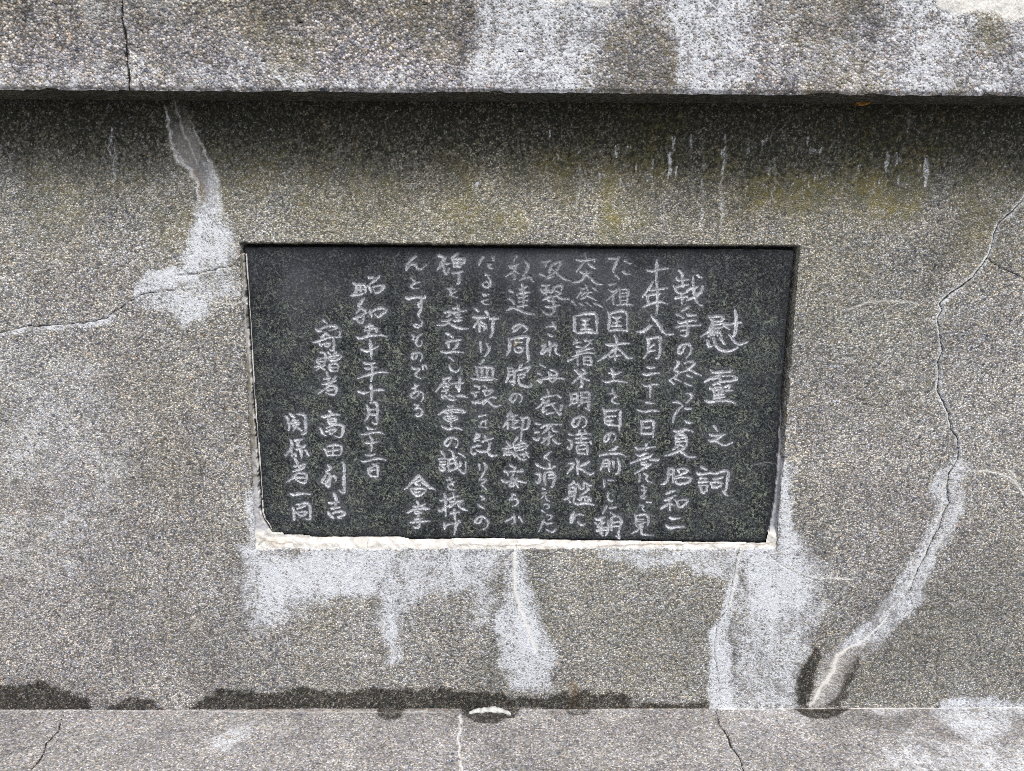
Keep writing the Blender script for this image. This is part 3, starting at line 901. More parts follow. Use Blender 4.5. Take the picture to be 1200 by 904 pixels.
# one row per character: brightness, width, then strokes traced tile by tile (tile letter : x,y x,y / next stroke)
INS = """
1.0 1.15 B:575,235 610,270 630,300 600,400 550,460 475,500/600,250 740,220 770,250 750,300 640,300/650,345 740,325/650,385 745,375/640,410 600,480 570,500/640,420 645,480/690,440 690,490/700,420 750,490/770,330 830,340 1000,315/925,140 940,250 935,400 915,500 870,500/790,360 850,400/560,550 575,640 630,620/635,510 660,600 720,680 820,700 900,680 960,640/735,530 780,605/850,480 930,580 990,610 1090,570
1.0 1.1 C:605,150 630,190 760,180 880,175 860,140/520,310 560,290 640,240 720,230 900,230/720,190 720,330/900,235 950,270 880,300 740,310/620,350 700,320 720,350/740,310 830,300/630,270 690,260/590,390 620,400 660,490/600,400 740,375/700,400 720,530/740,380 760,400 740,480/780,380 870,350 840,390/800,430 880,420/670,420 720,410/650,490 780,470/640,530 690,520 790,510/530,555 570,580 720,560 850,560 930,600
.9 1.1 D:650,110 690,170/585,220 640,235 790,215/770,220 700,270 660,290 580,300/570,290 600,310 650,290 720,330 790,370 890,320
1.0 1.15 E:480,-28 540,5/420,42 450,70 600,50/470,120 550,122/450,170 570,162/440,210 470,240 480,300 520,310 550,240 570,210 450,215/600,40 640,65 790,15 840,30 820,150 805,280 770,300/770,300 820,350/630,130 680,125 760,105/600,175 625,240 720,240 750,180/610,175 700,165 770,185
.95 1.1 A:190,305 240,370/150,400 175,440 300,425/225,370 235,520/150,520 300,490/110,500 160,590 220,610 290,590/140,670 290,650/225,600 215,740/370,390 375,500 380,600 400,680 450,760 490,770/280,580 330,545 430,520/430,370 470,400/490,520 485,600/490,560 420,640 280,700
.9 1.0 B:320,100 260,130 215,165/150,210 190,215 240,250/290,200 310,220 410,215/165,300 200,325 300,290 410,275 400,300/140,380 250,350 330,355 470,345/290,290 295,400 290,490 250,500 200,480/210,420 290,410
.95 1.0 B:270,600 240,680 200,740 165,700 190,630 270,590 330,610 350,670 320,740 270,785
1.0 1.0 C:150,20 180,80 110,150 170,170 180,210 75,270/140,210 130,280/60,290 110,340/120,260 200,300/250,60 330,30 400,60 330,130 270,170 190,185/290,120 350,170 470,225/290,225 350,250
.9 .9 C:265,330 350,360/265,470 340,465 355,500 320,550 270,590
.9 .95 C:100,580 170,572 240,635/230,630 160,690 110,780 95,850/270,660 340,668/255,820 300,855 345,850
.95 1.1 D:110,170 160,185 240,155 300,155 360,180/240,170 180,210 140,220 135,340/150,215 280,220 285,370/160,270 250,260/160,310 250,305/190,340 140,390 95,425/180,350 260,380 240,410 170,440 90,480 0,495/170,420 230,460 310,520 400,515
1.0 1.1 D:50,660 40,740 30,830/50,670 110,670 100,760 100,850/40,740 100,740/30,820 0,865 -55,880/180,680 250,660 310,700 200,750 130,780/170,680 180,720/120,790 150,870 190,880 330,840 340,790 230,780 130,800
.95 1.05 J:915,215 970,185 1030,170/890,300 960,280 1040,235/930,280 970,300 960,430/845,410 900,370 960,335 1030,370|E:120,405 155,430 175,490 200,505 250,480 310,410 240,400 150,420
1.0 1.15 E:55,640 100,655 190,645/10,740 50,780 130,765 250,760
.9 1.0 F:790,170 790,300 780,440/655,290 720,315 800,290 940,275
.85 1.0 F:750,440 720,500 680,550 600,655/700,570 760,560 800,545 930,540/650,640 740,620 850,612/668,650 672,700 690,750/600,790 680,750 790,720 850,720 930,745/795,460 800,600 795,800 785,900
1.0 1.25 G:720,350 660,400 610,440 530,435/720,225 790,310 860,410 900,470 1000,475
.95 1.1 G:665,510 685,560 680,690 625,785/670,540 770,515 830,500 840,560 825,790 780,790/690,640 760,605/690,690 770,685
.9 .95 H:655,115 700,125 765,120/600,200 660,220 740,195 825,195
.9 .95 H:600,345 650,375 700,360 740,340 820,345/705,370 695,510
.9 .95 H:640,575 680,590 770,590/530,680 580,695 640,710 730,680 820,700
.95 1.05 I:585,30 595,90 585,210/590,50 700,30 755,40 745,150 745,250/600,125 700,120/590,205 680,210 730,205
.9 1.05 I:500,385 550,410 600,400 770,380/520,390 540,430/650,350 640,430/520,475 560,505 640,465 680,470/445,600 540,555 700,510 730,480/700,550 800,555 820,550/580,590 610,620 720,600/600,590 650,575/720,605 640,650 500,735/640,600 680,640
.85 .95 I:565,750 560,840/615,735 670,755 650,790 660,830 720,850
.75 .85 J:600,110 650,130/590,165 650,170/620,90 630,180 620,240 580,240 600,280 640,260 645,230 600,225
.75 .85 J:560,360 620,370 590,400 640,450/660,320 720,330
.85 .95 J:500,480 520,540 510,620 540,650/510,500 640,480 680,520 680,600 670,630/540,545 610,550/545,575 620,580/540,620 640,590/600,620 540,690 455,745/600,640 580,720 600,750 740,760
.6 .95 F:160,140 250,150/280,130 250,200 220,280 215,330/370,175 440,210/330,310 380,340 430,350
.6 .95 F:250,370 290,410/170,490 250,470/150,550 200,590 280,540 220,620 120,700/210,640 215,750/310,550 420,550 400,650 400,770/300,545 310,750/310,600 400,600/300,640 400,640/310,700 380,700/260,760 350,745 470,755
.8 1.1 G:150,170 165,220 160,340 150,400/170,210 220,180 320,155 400,175 395,300 400,430/210,240 260,260 320,235/220,315 290,305/265,250 265,360/200,360 320,360/160,420 270,410 400,415
.8 1.1 G:225,480 260,530 265,600 240,680 240,810/115,600 180,620 300,595 430,590/250,640 170,720 10,830/260,640 370,740 400,790 470,785/175,765 300,745
.85 1.0 H:180,130 220,190 215,290/160,190 230,210 320,180/75,290 125,320 220,285 300,295 400,320
.75 .85 H:175,470 240,445/200,400 215,470 270,490 200,530/270,500 180,550 230,590 290,600
.9 1.05 H:70,655 110,710 100,800 110,870 150,890/110,695 180,690 300,680/310,690 305,800 295,890 300,960/110,775 240,760/120,830 210,820/110,870 200,880 300,890/170,810 180,870
.95 .95 I:180,200 150,290 110,320 90,280 120,220 180,190 240,210 250,260 210,320
.9 1.05 I:270,380 230,410 160,430/30,500 80,480 230,465 330,470 380,510/90,540 80,610 45,690/90,560 150,540 160,620 150,690 160,710/90,600 150,590/90,640 150,630/210,570 215,650/270,530 295,590 290,720 250,740
.8 .95 J:95,30 90,120/150,30 210,30
.7 .9 J:150,190 140,250 170,320 210,290
.75 .95 J:130,370 90,430 75,480/170,400 250,385/180,460 220,490
.95 1.0 J:0,560 60,530 110,520/50,520 60,600 70,680/0,620 100,590/10,650 130,660/20,620 30,700 70,770/0,700 150,690/150,560 150,680 110,770/70,680 60,740/190,530 250,500 300,520 325,570 300,650 280,740 300,820 250,770/190,540 190,700/200,590 290,580/190,640 280,640|P:880,540 920,560 1000,520/880,590 950,650 980,770
.55 1.0 L:740,90 760,130/625,160 700,175 800,160 880,150 870,190/720,200 690,240 630,320/780,200 830,250 880,280/680,320 740,350 830,320/770,300 750,370 690,440 570,470/770,360 830,420 890,480 970,480
.55 .95 L:700,570 640,660/690,540 750,540/690,600 740,600 700,640/760,500 780,560/750,590 830,590/780,590 760,650 690,680/780,640 830,660 890,700/860,540 900,570/575,710 620,760/680,740 740,775/770,730 830,770/860,740 920,755 970,785
.8 1.15 M:600,110 605,200 600,310 620,320/610,110 740,80 880,80 900,140 900,250 905,345/700,155 740,175 800,150/750,160 750,270/720,225 790,220/690,295 760,280 830,295/640,340 740,325 830,330 900,340
.75 .95 M:610,410 640,450 590,490/600,460 690,470/730,430 760,450 850,430/770,430 830,480/630,520 690,530/640,580 720,550 800,480/650,590 760,560 850,530/580,650 700,610 780,600 870,605/520,710 640,660/640,580 645,760/730,660 730,760/730,660 820,650 830,770/740,700 820,700/730,750 830,765
.8 1.1 N:610,40 660,80 770,75/720,30 750,60/690,110 580,210/700,100 705,260 680,270/730,150 790,175/620,50 680,110 760,80
.8 1.05 N:545,350 570,400 570,460 535,515/560,360 650,350 640,440 640,480/580,420 640,415/590,480 640,465/690,330 700,400 690,470 650,525/690,335 800,330 800,420 790,530 800,590 750,540/700,405 790,400/700,465 780,460
.85 1.0 N:690,640 660,740 620,800 570,770 590,700 660,650 720,650 770,710 750,780 710,800
.8 1.0 O:540,100 580,110/520,170 570,190 570,240 540,320 510,260/620,110 720,90 810,95/670,50 660,100/740,50 780,90/620,160 700,150 810,155/620,210 700,210 780,210/700,90 690,200/820,200 830,230/640,250 640,350 700,355 770,365/650,250 760,230 780,300 770,365/650,305 760,290
.85 1.1 O:620,420 660,470 640,560 645,630/530,490 600,480 560,560 510,620/800,460 740,500 660,530/650,540 720,580 800,635 860,610
.85 1.05 P:600,60 530,110/600,50 620,90/540,130 600,120 620,150 600,230 590,330/540,130 530,230/545,180 610,170/470,290 530,250 610,210/560,200 570,240/530,280 545,320/650,70 670,130 700,155/730,60 720,140/740,60 800,100 830,100/760,110 790,150 740,190 670,240/650,280 680,300 690,260/660,270 740,240 810,260 820,310/740,260 745,320/790,260 780,320/595,320 630,355 720,335 800,340 860,360
.85 1.1 P:600,450 560,520 550,600/560,600 600,510 650,480 720,490/650,580 700,630 740,610
.5 1.1 L:170,180 230,190 280,170/220,190 220,250/150,350 210,370/240,400 330,370/310,220 290,280 270,330/330,210 430,180/430,200 400,270 330,330 250,380/310,280 400,350 470,420 550,440
.6 1.0 L:180,500 270,495/150,540 180,590 230,625/190,560 290,570 280,600/200,600 300,590/230,500 230,630/330,510 320,560 300,600/340,520 440,490 430,560/350,570 430,600 370,630/350,620 430,680 530,680/190,690 280,650 370,640/260,700 350,710/220,780 300,790 420,760/310,640 330,740 340,840 290,890 220,880 170,820
.7 .95 M:235,260 340,235 360,290/320,200 350,290/255,355 290,380 320,380
.75 1.0 M:270,450 285,520 275,640/160,510 220,490 200,540 150,600/160,590 160,630 220,580 340,480 370,490 345,570 360,610 410,635
.75 1.0 N:130,80 170,110/120,180 160,210 170,170/110,180 200,150 350,140 480,160/270,30 380,60 360,140 320,210 280,180/270,70 280,180/290,100 340,110|M:160,760 210,790
.75 1.0 N:240,290 260,340 260,400/160,420 220,390 350,375/180,410 200,470 95,555/180,470 230,480/260,440 200,520/210,520 270,490 360,480/310,500 360,570 410,640 430,610/190,530 185,610 230,570/240,620 330,600/430,510 420,580/375,370 420,405
.75 1.0 N:100,750 160,760/80,860 130,860/160,810 220,770 300,760 430,760/270,780 240,840 180,880/300,780 320,850 390,860|O:60,150 100,185 150,140/190,150 250,145 330,110/270,60 265,230 240,240/240,150 170,215/320,170 370,220 420,215
.8 .95 O:290,330 240,370 200,400 240,420 280,460
.8 1.1 O:100,500 170,540/270,490 280,550/340,530 290,560/180,540 240,560 300,550/100,620 140,640/140,610 150,680 120,760 90,720/220,600 200,680 215,770/230,600 330,595 345,650 330,720 320,800 290,790/270,640 310,630/270,685 330,670
.75 .8 P:180,140 220,150/170,200 240,185 160,270/220,230 230,290 270,310
.8 .8 P:200,350 260,345 265,400 230,410/170,430 205,460
.8 .85 P:235,490 290,490 300,530 260,555/200,550 170,620 135,710/180,580 220,590/230,610 310,600/230,690 320,725 360,670
.5 1.1 Q:740,110 700,170/640,240 700,240 780,210/650,260 700,270 720,320/730,220 720,300 600,380/700,330 720,400 700,420/720,310 780,340/860,180 900,240 860,330 830,370/780,430 840,395 920,380 960,450
.6 1.05 Q:650,570 690,590/630,670 690,700 710,750/780,550 890,510/810,480 830,540 830,790/740,620 830,590 910,595/770,660 880,640/780,710 890,700/760,780 880,760/610,830 690,790 780,830 890,880 970,875
.75 .95 R:690,330 750,290 800,230 840,230/690,270 700,300/700,260 720,240 810,210 870,270 880,300 840,330
.8 1.1 R:640,410 650,500 640,580 610,640/660,420 780,400 900,390 910,420/890,410 880,500 890,620 905,700 880,720/730,460 810,455/710,540 740,600 800,590 830,540 770,525 715,540
.8 1.05 S:630,10 640,100 595,200/640,10 700,10 705,120 710,240 680,230/640,55 700,50/640,100 700,95/660,190 710,180/810,-40 780,10 740,50/740,50 830,20 900,0 930,-10 900,40 850,80/760,110 830,80 850,110 800,150 770,130/770,120 770,220 820,250 900,260 950,240 930,210
.85 .95 S:750,370 720,440 680,470 650,440 680,370 740,345 810,370 820,420 780,475
.8 1.0 S:660,590 610,660/640,680 600,740 560,800/620,740 620,820/680,620 660,680/690,650 740,640/640,690 760,710/700,650 700,800/710,740 750,730/670,800 720,810 770,790/790,670 830,690 815,800 810,900/820,690 900,660 905,740 880,820 840,830|T:810,0 795,190
.8 1.05 T:560,290 620,290 680,270/610,190 640,230 630,280/590,300 570,380/640,310 600,380 700,360/600,330 700,340 720,400/620,260 660,250/750,150 700,220/700,230 720,320/710,250 830,210 880,240 860,290 730,325/780,220 770,300/720,280 840,260/740,350 760,410 830,445 860,430/780,370 860,360 840,400/870,340 900,400
.8 1.05 T:660,510 700,540/580,590 610,600 625,640/590,600 700,590 840,590 800,560/720,540 710,590/700,620 660,740 650,800 720,770/550,710 590,745 660,720/700,680 740,760 760,810/750,720 860,740/670,740 760,720/740,680 700,760
.85 .85 U:690,210 670,260 640,300 700,270 750,280 760,320 730,365 690,375/690,210 720,225
.8 .95 U:590,575 650,545 700,510/700,470 720,540 710,590 680,610/770,510 800,560 820,590
.6 1.0 Q:310,120 270,150 240,230/430,130 430,170/370,230 380,270 430,270/370,225 400,220
.8 .85 Q:335,360 385,370/350,370 380,410 400,450 390,500 350,530 300,510 290,480 350,440 370,490
.7 .85 Q:310,640 370,620/370,685 300,700 280,720 300,745 380,750/300,620 350,620
.9 1.1 R:200,20 240,60/340,60 360,100/160,130 250,140 370,130/260,130 170,260/250,210 250,320/270,180 330,230/290,240 330,260 310,300/390,150 490,150/440,130 430,200 420,340 390,400
.8 .95 R:265,450 260,520 270,590/350,480 375,530 370,580 320,650
.75 1.1 R:300,700 260,750/200,790 220,840 240,960/210,800 320,790 430,800 430,880 420,960/280,800 280,960/350,800 350,960/240,960 420,960|S:140,140 170,165 290,135 380,130 480,165
.85 1.0 S:180,250 250,255 240,290/170,330 230,330/150,340 200,370 190,400/150,460 200,480 240,440/310,250 350,275/290,320 350,310 430,300 400,350 330,380/310,320 330,380/240,480 320,450 350,430 400,400/300,490 360,450/350,440 400,490 460,530 530,500/430,400 470,410
.8 .85 S:240,655 340,635/350,700 270,730 260,770/330,710 330,770/245,790 340,800
.85 1.05 T:220,100 260,110 160,190 240,180/210,90 190,160/140,280 220,240 270,250/150,350 175,370 200,340/140,290 140,340/320,130 340,160/280,200 350,175 430,150/210,310 270,335 340,330 390,300/380,210 380,290 350,310/340,330 410,390 490,375
.85 .9 T:250,500 255,570/300,480 335,500 330,570 290,650 250,700
.85 .85 T:250,710 330,690 320,730 270,760 290,790 345,835
.85 .9 U:270,240 320,280 280,295/230,350 260,380 320,410
.85 .95 U:290,520 250,600 190,605 190,560 240,520 300,510 350,550 370,600 340,660 300,680
.7 1.1 V:620,110 700,130/690,130 660,200 600,290/670,200 680,300 720,360 750,270/680,210 760,210/860,85 780,130/790,150 820,260/800,150 940,140 960,190 900,230/820,200 940,190/870,150 870,260/830,240 900,250/800,340 930,315/880,330 880,470 850,480
.75 .85 V:730,545 830,545/780,510 760,600 790,590/840,575 780,610 770,640 855,660
.8 1.05 W:690,70 780,40 750,110 720,130/660,180 720,180 780,150/590,235 700,235 750,190/740,200 830,260 900,285 1000,280/800,15 890,10 890,80/800,70 970,40/830,100 900,95/870,-30 870,20 880,180/850,130 910,130/820,180 910,175
.9 1.1 W:710,350 760,370 800,400/710,470 790,440 900,430/740,480 750,530/870,470 840,530 800,560/640,580 720,605 830,580 940,600
.85 .9 W:750,665 805,710/750,760 770,820 820,860 870,840 900,790
.85 1.05 X:665,150 690,180 660,230 570,330/680,160 780,130 740,190/690,210 760,240/680,250 740,260/660,320 700,310 740,290/700,300 710,350/680,270 740,220/770,215 840,215 940,210/890,130 890,240 880,330/840,240 870,300/660,380 670,420/690,370 740,420 800,440 850,430/760,370 820,400/850,380 920,380 990,400
.85 1.05 X:740,520 770,530 810,510/610,635 660,600 750,560 870,560 980,590 930,610/770,540 785,620/810,590 900,600/700,610 750,610/680,670 720,710 760,720/690,660 780,640 880,680 800,720/760,650 770,710/740,690 820,680/770,730 780,790/660,790 730,825 830,800 920,830
.9 .95 Y:790,150 760,230 710,260 685,220 720,160 790,140 860,170 870,220 840,275
.85 1.0 Y:640,320 680,360 690,410/610,435 650,425 720,425/640,470 700,465/630,505 700,500/615,540 640,580 680,580 700,540 650,530/750,310 800,340 810,400 840,500 900,590 960,630 975,570 965,460/740,440 860,405/750,450 740,540 770,590/760,490 850,470 850,540 800,560/890,360 960,405/890,460 910,500 830,560 740,590
.85 .85 Y:725,710 790,690/750,670 780,720/820,730 750,760 730,800 770,835 840,830/790,740 800,775
.85 1.1 Z:630,300 710,290 760,270/690,210 705,300 700,400 705,500/610,420 640,450 700,390 780,350/770,270 860,240/800,200 820,250 830,340/760,320 930,300/830,330 760,390/880,310 910,320 860,350/860,340 900,400 990,430/780,470 880,450/820,420 830,550
.8 .95 Z:685,600 690,680/700,650 740,610 830,605/840,570 840,660 820,750/870,600 830,650/890,570 900,590
.65 1.0 V:310,110 240,170 190,240 180,300/190,290 230,230 290,210 330,280 390,280 450,220
.75 .9 V:255,410 290,440/360,460 290,470 245,510 270,540 350,530
.85 1.1 V:180,660 200,690 290,655 440,670 430,640/385,650 380,750 350,790 345,730 375,740 370,850 340,895
.8 .8 W:370,20 340,100 360,140/360,160 390,200 380,250 330,270 280,240 300,210 360,240
.8 .9 W:260,360 290,390 260,430 310,440/390,350 330,390 320,450 310,500 350,520 390,490 390,440
.9 .9 W:330,610 300,690 260,680 260,620 320,590 380,610 400,650 370,710
.9 .9 W:260,790 290,820 360,800/400,770 400,820/440,770 460,820/350,820 310,880|X:350,30 310,80 310,130 370,150
.9 .9 X:260,285 340,245/300,230 300,300 290,320/370,320 300,410 250,410 240,370 300,320 370,320 410,350 410,410 380,460
.9 .9 X:290,500 350,510 290,560/300,550 370,540 400,590 380,640 330,655 300,630 340,610
1.0 1.15 Y:350,640 290,710 165,830/350,640 400,720 480,790 570,840/400,740 500,820/300,730 320,770 370,770/290,740 380,700|Z:235,145 300,240 380,230 440,170/240,140 400,135 440,150/300,190 360,180
.9 1.1 Z:320,300 345,350 350,380/275,380 350,385 430,345/200,460 290,415 400,400 500,410 440,420/300,440 320,480 400,450 320,440/345,500 340,540/300,545 390,540/240,590 340,580 490,575/360,550 355,640 320,670 280,640
.75 1.1 a:380,240 430,280 420,380 365,405/430,265 550,260 540,370/450,330 530,330/365,405 440,400 540,370/480,270 480,350/730,150 660,210 610,250/590,170 640,170/590,280 620,360/640,300 750,270 800,300 720,370 680,375 650,330
.85 1.1 a:520,440 490,500 440,550 480,560/480,580 430,640/510,580 540,620 560,630/390,720 480,680 540,640/430,710 470,770 510,770 525,680/600,600 610,640 630,690/600,640 680,590 780,570 830,600 750,670 720,700 690,680 670,655
.95 1.05 b:550,30 640,10/540,80 600,75/600,-20 600,60 580,140/600,60 690,45 690,100/430,170 470,195 540,165 640,140 740,140 830,160
.9 1.05 b:610,200 620,330 625,460/485,325 560,365 640,330 710,290
.95 1.0 b:520,500 570,530 670,510/540,580 590,590 690,560/440,720 530,675 640,650 740,630 845,640/630,540 640,640 625,750
.95 1.1 c:620,0 630,100 620,220/450,100 520,125 590,100/650,80 720,75 790,80
.95 1.05 c:560,280 590,330 585,430 540,495/610,245 670,235 700,270 700,400 700,540 640,510/600,340 680,330/590,405 690,410
.95 .95 c:560,570 610,600 680,595/490,665 540,670 650,640 740,640 800,665
.95 .95 c:600,690 640,730 630,800 625,890/545,780 620,780 720,760
.95 .95 d:555,380 610,385 675,365/500,460 540,465 640,430 730,420 820,440
.95 1.05 d:585,550 590,640 640,660 700,660/640,495 710,510 710,600 710,660/610,580 680,570/590,560 680,510
.95 .95 e:660,170 710,215/560,280 600,320 640,320/610,300 700,255 790,240 870,265 740,310/700,340 660,380 630,400/690,340 750,380/535,465 600,450 720,400 900,390/890,320 880,380/800,400 810,500 800,580 750,560/620,490 640,520/650,490 730,475 760,490 700,530 680,490
.95 .95 e:620,600 690,600 690,700 670,780/590,680 590,740 620,750/600,690 660,670/610,720 660,715/550,795 620,780 690,770/620,790 580,835/640,800 680,830/730,600 760,630/830,600 800,630/710,650 740,700 800,715 880,680 910,650/730,660 830,635 900,640/770,680 830,670/750,760 745,840 850,845/750,760 820,740 870,760 855,840/770,800 840,800
.95 1.05 f:710,180 730,250 740,310/680,270 760,260/650,340 720,330 830,290/830,240 780,310 700,400 590,465/700,400 720,370 800,350 840,390 830,480 760,480 700,450/720,420 800,410
1.0 1.1 g:750,20 780,50/640,90 680,100 790,60 880,65/720,130 830,110 830,180/730,140 730,190 830,180/740,155 800,150/620,240 650,310 700,345/700,250 780,200 860,190 930,210 930,290 900,380 820,350/700,290 750,280 760,330 840,260/740,270 830,250 790,310
1.0 1.0 g:670,510 700,560 720,610/720,490 820,460 920,490 890,600/790,470 790,600/700,550 800,540 880,530/730,605 880,605
1.0 1.1 h:730,60 770,100 700,140/700,150 760,180 740,250 690,300 740,360 760,270 770,200/700,180 660,250 640,290 700,310/800,200 830,210 830,270/920,20 945,80 940,250 945,400 930,435 870,390
1.0 1.15 h:800,430 835,480 830,600/750,560 870,545/770,630 830,620 890,610/725,680 760,730 800,760/790,700 850,660 960,680 920,730 850,750 910,760
1.0 1.15 g:170,90 215,150 205,280/230,60 280,100/320,55 430,70 430,200 435,320 380,325/270,140 320,140/250,180 350,175/270,210 350,195/300,150 300,220 260,280/320,240 380,280
1.0 1.1 g:230,400 260,470 220,550 160,615/240,530 250,620/290,410 400,390/350,420 310,470 370,480/300,530 380,510 430,470/370,480 370,560 375,640/290,590 300,620/430,540 470,610
1.0 1.1 h:285,-30 310,0 330,70 350,120/285,75 430,45/420,70 370,110 270,140/290,190 270,230 180,280/280,200 320,160 430,165 445,200 430,300 350,285 290,240/320,230 400,225
1.0 1.2 h:230,440 290,460 380,425 490,440
1.0 1.1 h:265,620 280,700 280,790/310,580 350,580 430,550 490,590 490,700 500,785 440,770/330,630 420,600/300,680 350,730 400,730 460,670 320,680
"""
SC = 11.3
HW = 1.75
DEP = .0030
nchar = 0
for row in INS.strip().splitlines():
    nchar += 1
    br, wf, rest = row.split(' ', 2)
    br = float(br); wf = float(wf)
    for part in rest.split('|'):
        tk, body = part.split(':', 1)
        ox, oy = TILES[tk]
        for st in body.split('/'):
            px = [(ox + float(a) / SC, oy + float(b) / SC) for a, b in (q.split(',') for q in st.split())]
            pts = [D.map(*p) for p in px]
            n0 = len(pts)
            pts = chaikin(pts, 2)
            n = len(pts)
            wd = [HW * wf * PXM * (.62 + .48 * math.sin(math.pi * min(1, (i + .6) / n * 1.15))) for i in range(n)]
            for sl, d, ww in D.line_d(pts, [a * 3.4 for a in wd], .55 * PXM):
                ww = ww / 3.4
                hal = 1 - sstep(ww * 1.0, ww * 3.4 + .0015, d)
                f = D.f['halo']; f[sl] = np.maximum(f[sl], hal * (.55 + .45 * br))
                m = 1 - sstep(ww * .5, ww * 1.45, d)
                f = D.f['carve']; new = m > f[sl]
                f[sl] = np.maximum(f[sl], m)
                f = D.f['bright']; f[sl] = np.where(new, br, f[sl])
                D.h[sl] = np.minimum(D.h[sl], -DEP * np.clip(1 - d / (ww * 1.35), 0, 1))
                k = cid[sl]; k[d < ww * 1.25] = nchar
print("characters", nchar)
D.f['bright'][:] *= .8 + .4 * fbm(U, V, 60, 2, 3)

# outline of the slab (broken lower left corner, slightly ragged foot)
PLQ = [(285.8, 289.5), (420, 289.5), (560, 290.5), (700, 291.5), (820, 291.5), (931.5, 293), (928.5, 320), (924, 360), (921.5, 385), (919, 420), (915.5, 470), (912.5, 505), (910, 540),
       (908.5, 570), (904, 600), (901, 620), (897, 636), (850, 635.5), (800, 635), (740, 634), (690, 634), (655, 633), (600, 632), (560, 631), (520, 632), (480, 632), (466, 629.5), (440, 630),
       (400, 630), (366, 630), (362, 628), (333, 627), (331, 625), (319, 625), (312, 613), (309, 609), (306, 600), (304, 560), (300, 510), (296, 460), (293.5, 410), (291, 370), (288.5, 330)]
pp = [D.map(*p) for p in PLQ]
sl, d = D.poly_sdf(pp, 0, 0, (slice(0, U.shape[0]), slice(0, U.shape[1])))
d = d + D.wu * .0012
inside = -d
D.f['edge'][:] = .8 * (1 - sstep(.002, .016, inside + (fbm(U, V, 40, 3, 3) - .5) * .012)) * (1 - D.f['carve'])
vtop = z1 - V
D.f['lich'][:] = np.clip(.45 + .75 * sstep(.05, .16, vtop) + .9 * (fbm(U, V, 7, 4, 4) - .5) - .35 * np.exp(-((U - .03) / .14) ** 2) * (1 - sstep(.15, .3, vtop)) - .25 * (1 - sstep(0, .09, inside)), .15, 1.4) * 1.25
for (x, y, rx, ry, a) in ((370, 330, 40, 30, .5), (600, 310, 70, 25, .7), (680, 325, 60, 35, .8), (740, 350, 40, 30, .5), (800, 330, 30, 30, .5), (590, 400, 50, 30, .4), (560, 470, 60, 30, .35), (345, 350, 20, 40, .5)):
    cxx, czz = D.map(x, y)
    D.f['fleck'] += a * np.exp(-((U - cxx) / (rx * PXM)) ** 2 - ((V - czz) / (ry * PXM)) ** 2) * (.5 + fbm(U, V, 30, 2, 4))
D.line(['vein'], [(415, 468), (470, 472), (510, 493), (540, 502), (556, 502), (575, 500), (600, 505)], .5, .45, .9, 1)
D.line(['vein'], [(396, 530), (420, 530), (440, 526)], .5, .5, .9, 1)
D.line(['vein'], [(362, 524), (372, 523)], .6, .5, .9, 1)
D.line(['vein'], [(880, 547), (895, 542), (912, 543)], .6, .8, .9, 1)
D.line(['vein'], [(875, 578), (884, 573)], .7, .9, .9, 1)
D.line(['vein'], [(470, 393), (478, 393)], .6, .6, .9, 1)
D.line(['vein'], [(842, 291.5), (870, 292), (900, 292.5), (928, 293)], 1.0, .7, .9, 2)
D.line(['vein'], [(760, 540), (778, 548), (800, 520)], .35, .35, .9, 1)
for (x, y) in ((354, 382), (353, 363), (364, 421), (352, 403), (725, 302), (557, 489), (447, 523), (352, 607), (507, 340), (654, 299), (785, 302), (905, 583), (335, 479), (362, 539)):
    D.line(['vein'], [(x - .8, y), (x + .9, y + .3)], .9, 1.0, .6, .3)
D.line(['tone'], [(602, 406), (606, 401), (609, 399)], 1.3, .6, .9, .8)
D.h += (fbm(U, V, 6, 3, 3) - .5) * .0012
D.h -= .0018 * (1 - sstep(0, .0035, inside + (fbm(U, V, 110, 5, 2) - .5) * .003))
D.h -= .018 * sstep(-.0001, .0011, d)
P = np.stack([U, PY - D.h, V], -1)
N = D.normals(P)
N = np.where(N[..., 1:2] > 0, -N, N)
keep = (d < .004)[:-1, :-1]
A = {'m1': [D.f[k] for k in ('carve', 'halo', 'edge', 'tone')], 'm2': [D.f[k] for k in ('lich', 'vein', 'fleck', 'bright')]}
cc = cid[:-1, :-1]
grid_object("slab", P, keep & (cc == 0), A, M_GRAN, pl, PLOC, N)
rows_, cols_ = np.nonzero(cc)
for k in range(1, nchar + 1):
    m = cc == k
    if not m.any():
        continue
    rr = np.nonzero(m.any(1))[0]; ccx = np.nonzero(m.any(0))[0]
    a, b, c_, d_ = rr[0], rr[-1] + 1, ccx[0], ccx[-1] + 1
    s1 = (slice(a, b + 1), slice(c_, d_ + 1))
    grid_object("carved_character", P[s1], m[a:b, c_:d_], {q: [x[s1] for x in v] for q, v in A.items()}, M_GRAN, pl, PLOC, N[s1])

# ------------------------------------------------------------------ mortar round the slab
R = Sheet(np.arange(rec[0][0] - .006, rec[1][0] + .006, .0013), np.arange(rec[3][1] - .006, rec[0][1] + .006, .0013), lambda x, y: on_y(x, y, .004))
U, V = R.U, R.V
full = (slice(0, U.shape[0]), slice(0, U.shape[1]))
_, dr = R.poly_sdf(rec, 0, 0, full)
_, dq = R.poly_sdf(pp, 0, 0, full)
recc = np.array(rec)
tz = sstep(on_y(600, 560)[1], on_y(600, 430)[1], V)           # 0 low, 1 high
zbot = on_y(600, 626)[1]
low = 1 - sstep(zbot - .002, zbot + .012, V + .005 * (fbm(U, V, 25, 1, 2) - .5))                   # the foot fillet
left = (U < 0).astype(float)
ztop = on_y(600, 297)[1]
nz = fbm(U, V, 110, 3, 4) - .5
